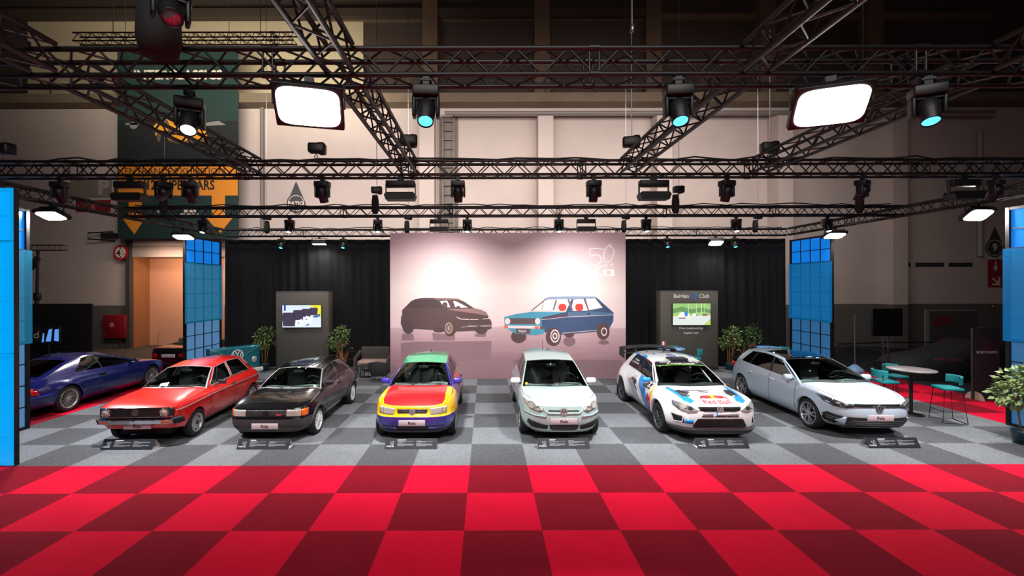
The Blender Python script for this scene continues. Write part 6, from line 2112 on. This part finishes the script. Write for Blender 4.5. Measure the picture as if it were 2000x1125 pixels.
g(Art().poly((400, 240), (428, 236), (442, 244), (404, 246)), 'banner_pale_car', mat('banner_pale', rgb(130, 128, 122), .7), .009)
g(Art().rect(232, 323, 465, 382).rect(252, 382, 277, 420).rect(414, 382, 440, 422).poly((238, 424), (285, 424), (263, 458)).poly((402, 424), (456, 424), (430, 456)), 'banner_arrows', M_BOR, .006)
g(ptext('ENTRANCE EXHIBITION', 342, 335, 18.5, sx=.98), 'banner_lettering', M_INKB, .009)
g(ptext('V12 SUPERCARS', 346, 362.5, 26, bold=.03, sx=.80), 'banner_lettering', M_INKB, .009)
g(Art().rect(308, 409, 322, 415).rect(360, 409, 383, 415).rect(352, 417, 388, 419), 'banner_small_print', M_CRM)
WS_ = WY-.03
def drop(cx_, cy_, r, top):
    a0 = math.asin(min(1, r/(cy_-top)))
    pts = [(cx_, top)]
    for k in range(25):
        a = a0 + (2*PI-2*(PI/2-a0)-2*a0)*0 + (-a0) + (PI+2*a0)*k/24
        pts.append((cx_+r*math.cos(a), cy_+r*math.sin(a)))
    return pts
M_SIGND = mat('dark_sign_film', rgb(60, 58, 58), .6)
t, g = wsign('wall_sign', 'dark drop-shaped wall sign lettered PATIO', 'sign', drop(578.5, 397, 18.5, 354), M_SIGND, .02, WS_)
g(Art().ring(578.5, 397, 14.6, 15.8), 'sign_ring', M_CRM); g(ptext('PATIO', 578.5, 397.5, 10.5, bold=.03), 'sign_lettering', M_CRM)
t, g = wsign('wall_sign', 'white board with a dark drop-shaped sign numbered 9', 'sign', [(1921, 440), (1965, 440), (1965, 506), (1921, 506)], mat('white_sign_board', rgb(190, 180, 174), .7), .02, WS_)
g(Art().poly(drop(1943, 484, 18.5, 441)), 'sign_drop', M_SIGND); g(Art().ring(1943, 484, 14.6, 15.8), 'sign_ring', M_CRM, .007); g(ptext('9', 1943, 484, 20, bold=.03), 'sign_lettering', M_CRM, .007)
M_SIGNR = mat('dark_red_sign', rgb(150, 22, 36), .6)
t, g = wsign('wall_sign', 'dark red sign with a toilet figure and white arrow', 'sign', [(1930, 507), (1958.5, 507), (1958.5, 561), (1930, 561)], M_SIGNR, .02, WS_)
g(Art().disc(1944.5, 513, 2.2).poly((1944.5, 515), (1949, 522), (1947, 522), (1949.5, 526), (1945.2, 526), (1945.2, 531), (1943.8, 531), (1943.8, 526), (1939.5, 526), (1942, 522), (1940, 522)), 'sign_figure', M_CRM)
g(Art().stroke([(1938, 543), (1950, 553)], 3.4).stroke([(1951.5, 541), (1951.5, 555.5), (1938, 555.5)], 3.4), 'sign_arrow', M_CRM)
t, g = wsign('wall_sign', 'small red fire sign low on the wall under the toilet sign', 'sign', [(1935, 594), (1943.5, 594), (1943.5, 602), (1935, 602)], M_SIGNR, .02, WS_-.02)
g(Art().disc(1939.2, 597.5, 2.0), 'sign_figure', M_CRM)
t, g = wsign('wall_sign', 'grey parking board with a pale letter P left of the banner', 'sign', [(138, 351), (218, 351), (218, 386), (138, 386)], mat('grey_sign_board', rgb(130, 120, 108), .7), .02, WS_)
g(ptext('P', 202, 366, 42, bold=.05), 'sign_lettering', mat('pale_grey_print', rgb(168, 158, 146), .7))
t, g = wsign('wall_sign', 'red sign below the grey parking board', 'sign', [(148, 392), (216, 390), (216, 414), (148, 414)], M_SIGNR, .02, WS_)
g(Art().stroke([(154, 402), (160, 396), (166, 402)], 2.5).rect(172, 396, 186, 409), 'sign_figure', mat('dull_pink_print', rgb(180, 90, 90), .7))
p0 = pt(235.5, 493, WS_-.15)
t, g = wsign('height_sign', 'round red-rimmed height limit sign reading 4m15 by the doorway', 'sign', [(235.5+14.2*math.cos(2*PI*k/28), 493+15*math.sin(2*PI*k/28)) for k in range(28)], mat('traffic_red', rgb(170, 20, 34), .5), .02, WS_-.3)
g(Art().disc(235.5, 493, 10.5, 11), 'sign_face', M_CRM, .004); g(ptext('4', 231.5, 494.5, 15, bold=.04), 'sign_lettering', M_INK, .007); g(ptext('m', 239.5, 489.5, 6), 'sign_lettering', M_INK, .007); g(ptext('15', 240, 496.5, 7.5, bold=.02), 'sign_lettering', M_INK, .007)
g(Art().poly((232.5, 483), (238.5, 483), (235.5, 486.5)).poly((232.5, 503), (238.5, 503), (235.5, 499.5)), 'sign_arrow', M_INK, .007)

# fire cabinet, bracket
p = pt(226, 638, WY-.2)
t = thing('fire_hose_cabinet', 'dark red fire hose cabinet on the wall left of the doorway', 'cabinet', (p[0], WY-.02, p[2]))
M_FIRE = mat('fire_red_paint', rgb(128, 14, 28), .45, noise=.08)
MB().rbox((0, -.14, 0), (1.15, .28, 1.2), .02).obj('cabinet_body', M_FIRE, t)
o = MB().rbox((0, -.29, 0), (1.08, .02, 1.12), .01).obj('door', M_FIRE, t)
MB().box((-.1, -.303, .1), (.2, .006, .22)).obj('pictogram', mat('faded_white_print', rgb(190, 120, 120), .6), o)
MB().box((-.47, -.305, -.38), (.05, .02, .1)).obj('handle', M_STEEL, o)
tag(MB().cyl((p[0]+.12, WY-.06, 0.1), (p[0]+.12, WY-.06, p[2]-.62), .05, 8).obj('wall_pipe', M_FIRE), 'red pipe under the fire hose cabinet', 'pipe')
a = pt(172, 457, WY-.4); b = pt(228, 462, WY-.1)
tag(MB().tube([(a[0]+1.0, a[1]+.3, a[2]+.15), (a[0], a[1], a[2]+.05), (a[0], a[1], a[2]-.25), (a[0]+1.1, a[1]+.3, a[2]-.3)], .035, 6).box((a[0]+.95, WY-.2, a[2]-.05), (.75, .3, .2)).obj('wall_bracket', M_DARK), 'black steel bracket on the wall left of the height sign', 'bracket')

# ------------------------------------------------------------------ neighbour's corner at the left
a = pt(50, 594, 15.9); b = pt(178, 594, 15.9)
t = thing('partition_wall', 'black partition behind the blue coupe', 'partition', ((a[0]-1.2+b[0])/2, 15.95, 0.012))
w = b[0]-a[0]+1.2
MB().box((0, 0, a[2]/2), (w, .08, a[2])).obj('partition_panel', mat('black_partition', rgb(14, 14, 15), .7), t)
for s_ in (-1, 1):
    MB().box((s_*(w/2-.3), .25, .04), (.06, .5, .06)).obj('foot', M_DARK, t)
def dash(): pass
tv(52, 639, 116, 670, 15.0, 'television showing a dashboard before the black partition', [
    ('screen', Art().rect(0, 0, 1, 1), (10, 12, 18), .6),
    ('picture_dial', Art().ring(.30, .45, .06, .075, 20, 1.8), (60, 170, 110), .8),
    ('picture_needle', Art().poly((.30, .45), (.36, .75), (.38, .7)).disc(.33, .35, .02, .03), (220, 50, 70), .9),
    ('picture_lights', Art().poly((.46, .05), (.5, .62), (.54, .6), (.52, .05)).poly((.58, .1), (.68, .85), (.78, .9), (.74, .1)).poly((.84, .15), (.86, .85), (.98, .88), (.98, .1)), (90, 150, 230), 1.0)])
p = pt(84, 660, 15.0)
tag(MB().box((p[0], 15.25, p[2]-.35), (1.1, .06, .04)).cyl((p[0], 15.2, .02), (p[0], 15.2, p[2]), .04, 8).box((p[0], 15.2, .02), (.7, .6, .03)).obj('television_stand', M_DARK), 'black stand under the dashboard television', 'stand')
p = pt(72, 500, 17.0)
t = thing('lighting_stand', 'black lighting stand rising behind the partition at the far left', 'stand', (p[0], 17.0, 0.012))
MB().cyl((0, 0, 0), (0, 0, 2.6), .07, 10).cyl((0, 0, 2.6), (.05, 0, 4.55), .05, 10).obj('mast', M_DARK, t)
MB().rbox((.02, 0, 2.75), (.22, .18, .3), .05).obj('winch', M_DARK, t)
MB().tube([(.05, 0, 4.3), (-.15, -.1, 3.9), (-.5, -.1, 3.55)], .12, 7, radii=[.1, .14, .06]).obj('drooping_cover', mat('black_canvas', rgb(18, 18, 19), .85), t)
for k in range(3):
    an = 2*PI*k/3
    MB().cyl((0, 0, .5), (.7*math.cos(an), .7*math.sin(an), .02), .025, 6).obj('leg', M_DARK, t)

# ------------------------------------------------------------------ neighbour's corner at the right
p = pt(1732, 630, 16.0); q = pt(1762, 603, 16.0); r_ = pt(1703, 657, 16.0)
t = thing('television', 'switched-off black television on a twin-pole stand', 'television', (p[0], 16.0, 0.012))
MB().rbox((0, 0, (q[2]+r_[2])/2), (q[0]-r_[0], .07, q[2]-r_[2]), .01).obj('housing', M_DARK, t)
MB().box((0, -.037, (q[2]+r_[2])/2), (q[0]-r_[0]-.04, .004, q[2]-r_[2]-.04)).obj('screen', mat('black_screen', rgb(10, 10, 11), .35), t)
for s_ in (-.09, .09):
    MB().cyl((s_, .05, 0), (s_, .05, r_[2]+.1), .02, 8).obj('stand_pole', M_STEEL, t)
MB().box((0, .05, .01), (.8, .6, .02)).obj('foot_plate', M_DARK, t)
def barrier_post(x, y, label):
    t = thing('barrier_post', label, 'barrier', (x, y, 0.012), 0)
    MB().cyl((0, 0, .02), (0, 0, .93), .03, 10).obj('post', M_DARK, t)
    MB().lathe([(0, 0), (.17, 0), (.16, .02), (.04, .035), (0, .035)], n=18).obj('foot_plate', M_DARK, t)
    MB().cyl((0, 0, .85), (0, 0, .95), .036, 10).obj('belt_head', M_DARK, t)
P1, P2, P3, P4 = (13.30, 16.2), (15.35, 16.6), (13.45, 14.35), (17.6, 16.6)
barrier_post(P1[0], P1[1], 'black belt barrier post beside the tall silver pole')
barrier_post(P2[0], P2[1], 'black belt barrier post behind the television stand poles')
barrier_post(P3[0], P3[1], 'black belt barrier post nearest the bar table')
barrier_post(P4[0], P4[1], 'black belt barrier post behind the covered car')
for a, b, lab in ((P1, P2, 'black barrier belt behind the television poles'), (P1, P3, 'black barrier belt sloping towards the bar table'), (P2, P4, 'black barrier belt in front of the leaning poster')):
    d = Vector((b[0]-a[0], b[1]-a[1], 0)); L = d.length; d.normalize()
    pa = Vector((a[0], a[1], .92))+d*.04; pb = Vector((b[0], b[1], .92))-d*.04
    tag(MB().add([pa-Vector((0, 0, .025)), pb-Vector((0, 0, .025)), pb+Vector((0, 0, .025)), pa+Vector((0, 0, .025))], [(0, 1, 2, 3)]).obj('barrier_belt', M_DARK), lab, 'belt')
p = pt(1669.5, 700, 15.4)
t = thing('silver_pole', 'tall thin silver pole on a pale blue base on the red aisle', 'pole', (p[0], 15.4, 0.012))
MB().cyl((0, 0, .02), (0, 0, pt(1669, 616, 15.4)[2]), .025, 8).obj('pole', M_STEEL, t)
MB().lathe([(0, 0), (.3, 0), (.24, .12), (.06, .28), (0, .28)], n=20).obj('foot', mat('pale_blue_base', rgb(140, 180, 214), .4), t)
# leaning poster
a = pt(1808, 606, 17.6); b = pt(1912, 606, 17.6)
t = thing('poster_panel', 'framed poster of a red car leaning behind the covered car', 'poster', ((a[0]+b[0])/2, 17.6, 0.012))
w = b[0]-a[0]; h = a[2]
MB().box((0, .03, h/2), (w, .06, h)).obj('poster_frame', mat('pale_frame', rgb(118, 116, 118), .6), t)
MB().box((.06, -.003, h/2+.05), (w-.18, .008, h-.2)).obj('poster_sheet', mat('poster_grey', rgb(70, 64, 66), .6), t)
Art().poly((-.8, .5), (-.75, .85), (-.5, 1.0), (-.1, 1.0), (.2, .85), (.8, .82), (.85, .6), (.8, .5)).mesh(lambda u, v: (u, -.009, v)).obj('poster_car', mat('poster_red', rgb(120, 20, 40), .6), t)
Art().poly((-.5, .86), (-.42, .98), (-.1, .98), (.1, .86)).mesh(lambda u, v: (u, -.011, v)).obj('poster_car_glass', mat('poster_blue', rgb(70, 90, 120), .6), t)
Art().disc(-.5, .52, .13).disc(.55, .52, .13).mesh(lambda u, v: (u, -.012, v)).obj('poster_tyre', M_INK, t)
Art().rect(-.75, h-.42, -.4, h-.25).rect(-.36, h-.5, .0, h-.25).rect(-.75, h-.66, -.4, h-.46).rect(-.36, h-.62, .0, h-.54).mesh(lambda u, v: (u, -.011, v)).obj('poster_blocks', mat('poster_dark_red', rgb(110, 24, 36), .6), t)
# sport classics panel
a = pt(1897, 640, 11.75); b = pt(1956, 640, 11.75)
t = thing('sign_panel', 'tall dark panel with a red crest on two round feet', 'sign', ((a[0]+b[0])/2, 11.75, 0.012), math.radians(4))
w = b[0]-a[0]; h = a[2]-.012
MB().box((0, .02, h/2), (w, .04, h)).obj('panel', mat('dark_plum_board', rgb(44, 40, 46), .6, noise=.05), t)
for s_ in (-1, 1):
    MB().prism([(.22*math.cos(PI*k/14), .22*math.sin(PI*k/14)) for k in range(15)], s_*w*.42-.01, s_*w*.42+.01, 'X').obj('foot', mat('pale_ply', rgb(170, 150, 130), .6), t)
Art().text('SPORT CLASSICS', .02, h*.655, .085, bold=.02).mesh(lambda u, v: (u, -.003, v)).obj('panel_lettering', M_WHITE, t)
Art().stroke([(-.09, h*.80), (-.07, h*.73), (0, h*.70), (.07, h*.73), (.09, h*.80), (.04, h*.785), (0, h*.80), (-.04, h*.785), (-.09, h*.80)], .012).stroke([(-.04, h*.745), (.04, h*.745), (.04, h*.765), (-.04, h*.765)], .01).stroke([(-.2, h*.685), (-.05, h*.692), (.05, h*.692), (.22, h*.682)], .02).mesh(lambda u, v: (u, -.003, v)).obj('panel_crest', mat('dull_red_print2', rgb(120, 26, 36), .6), t)
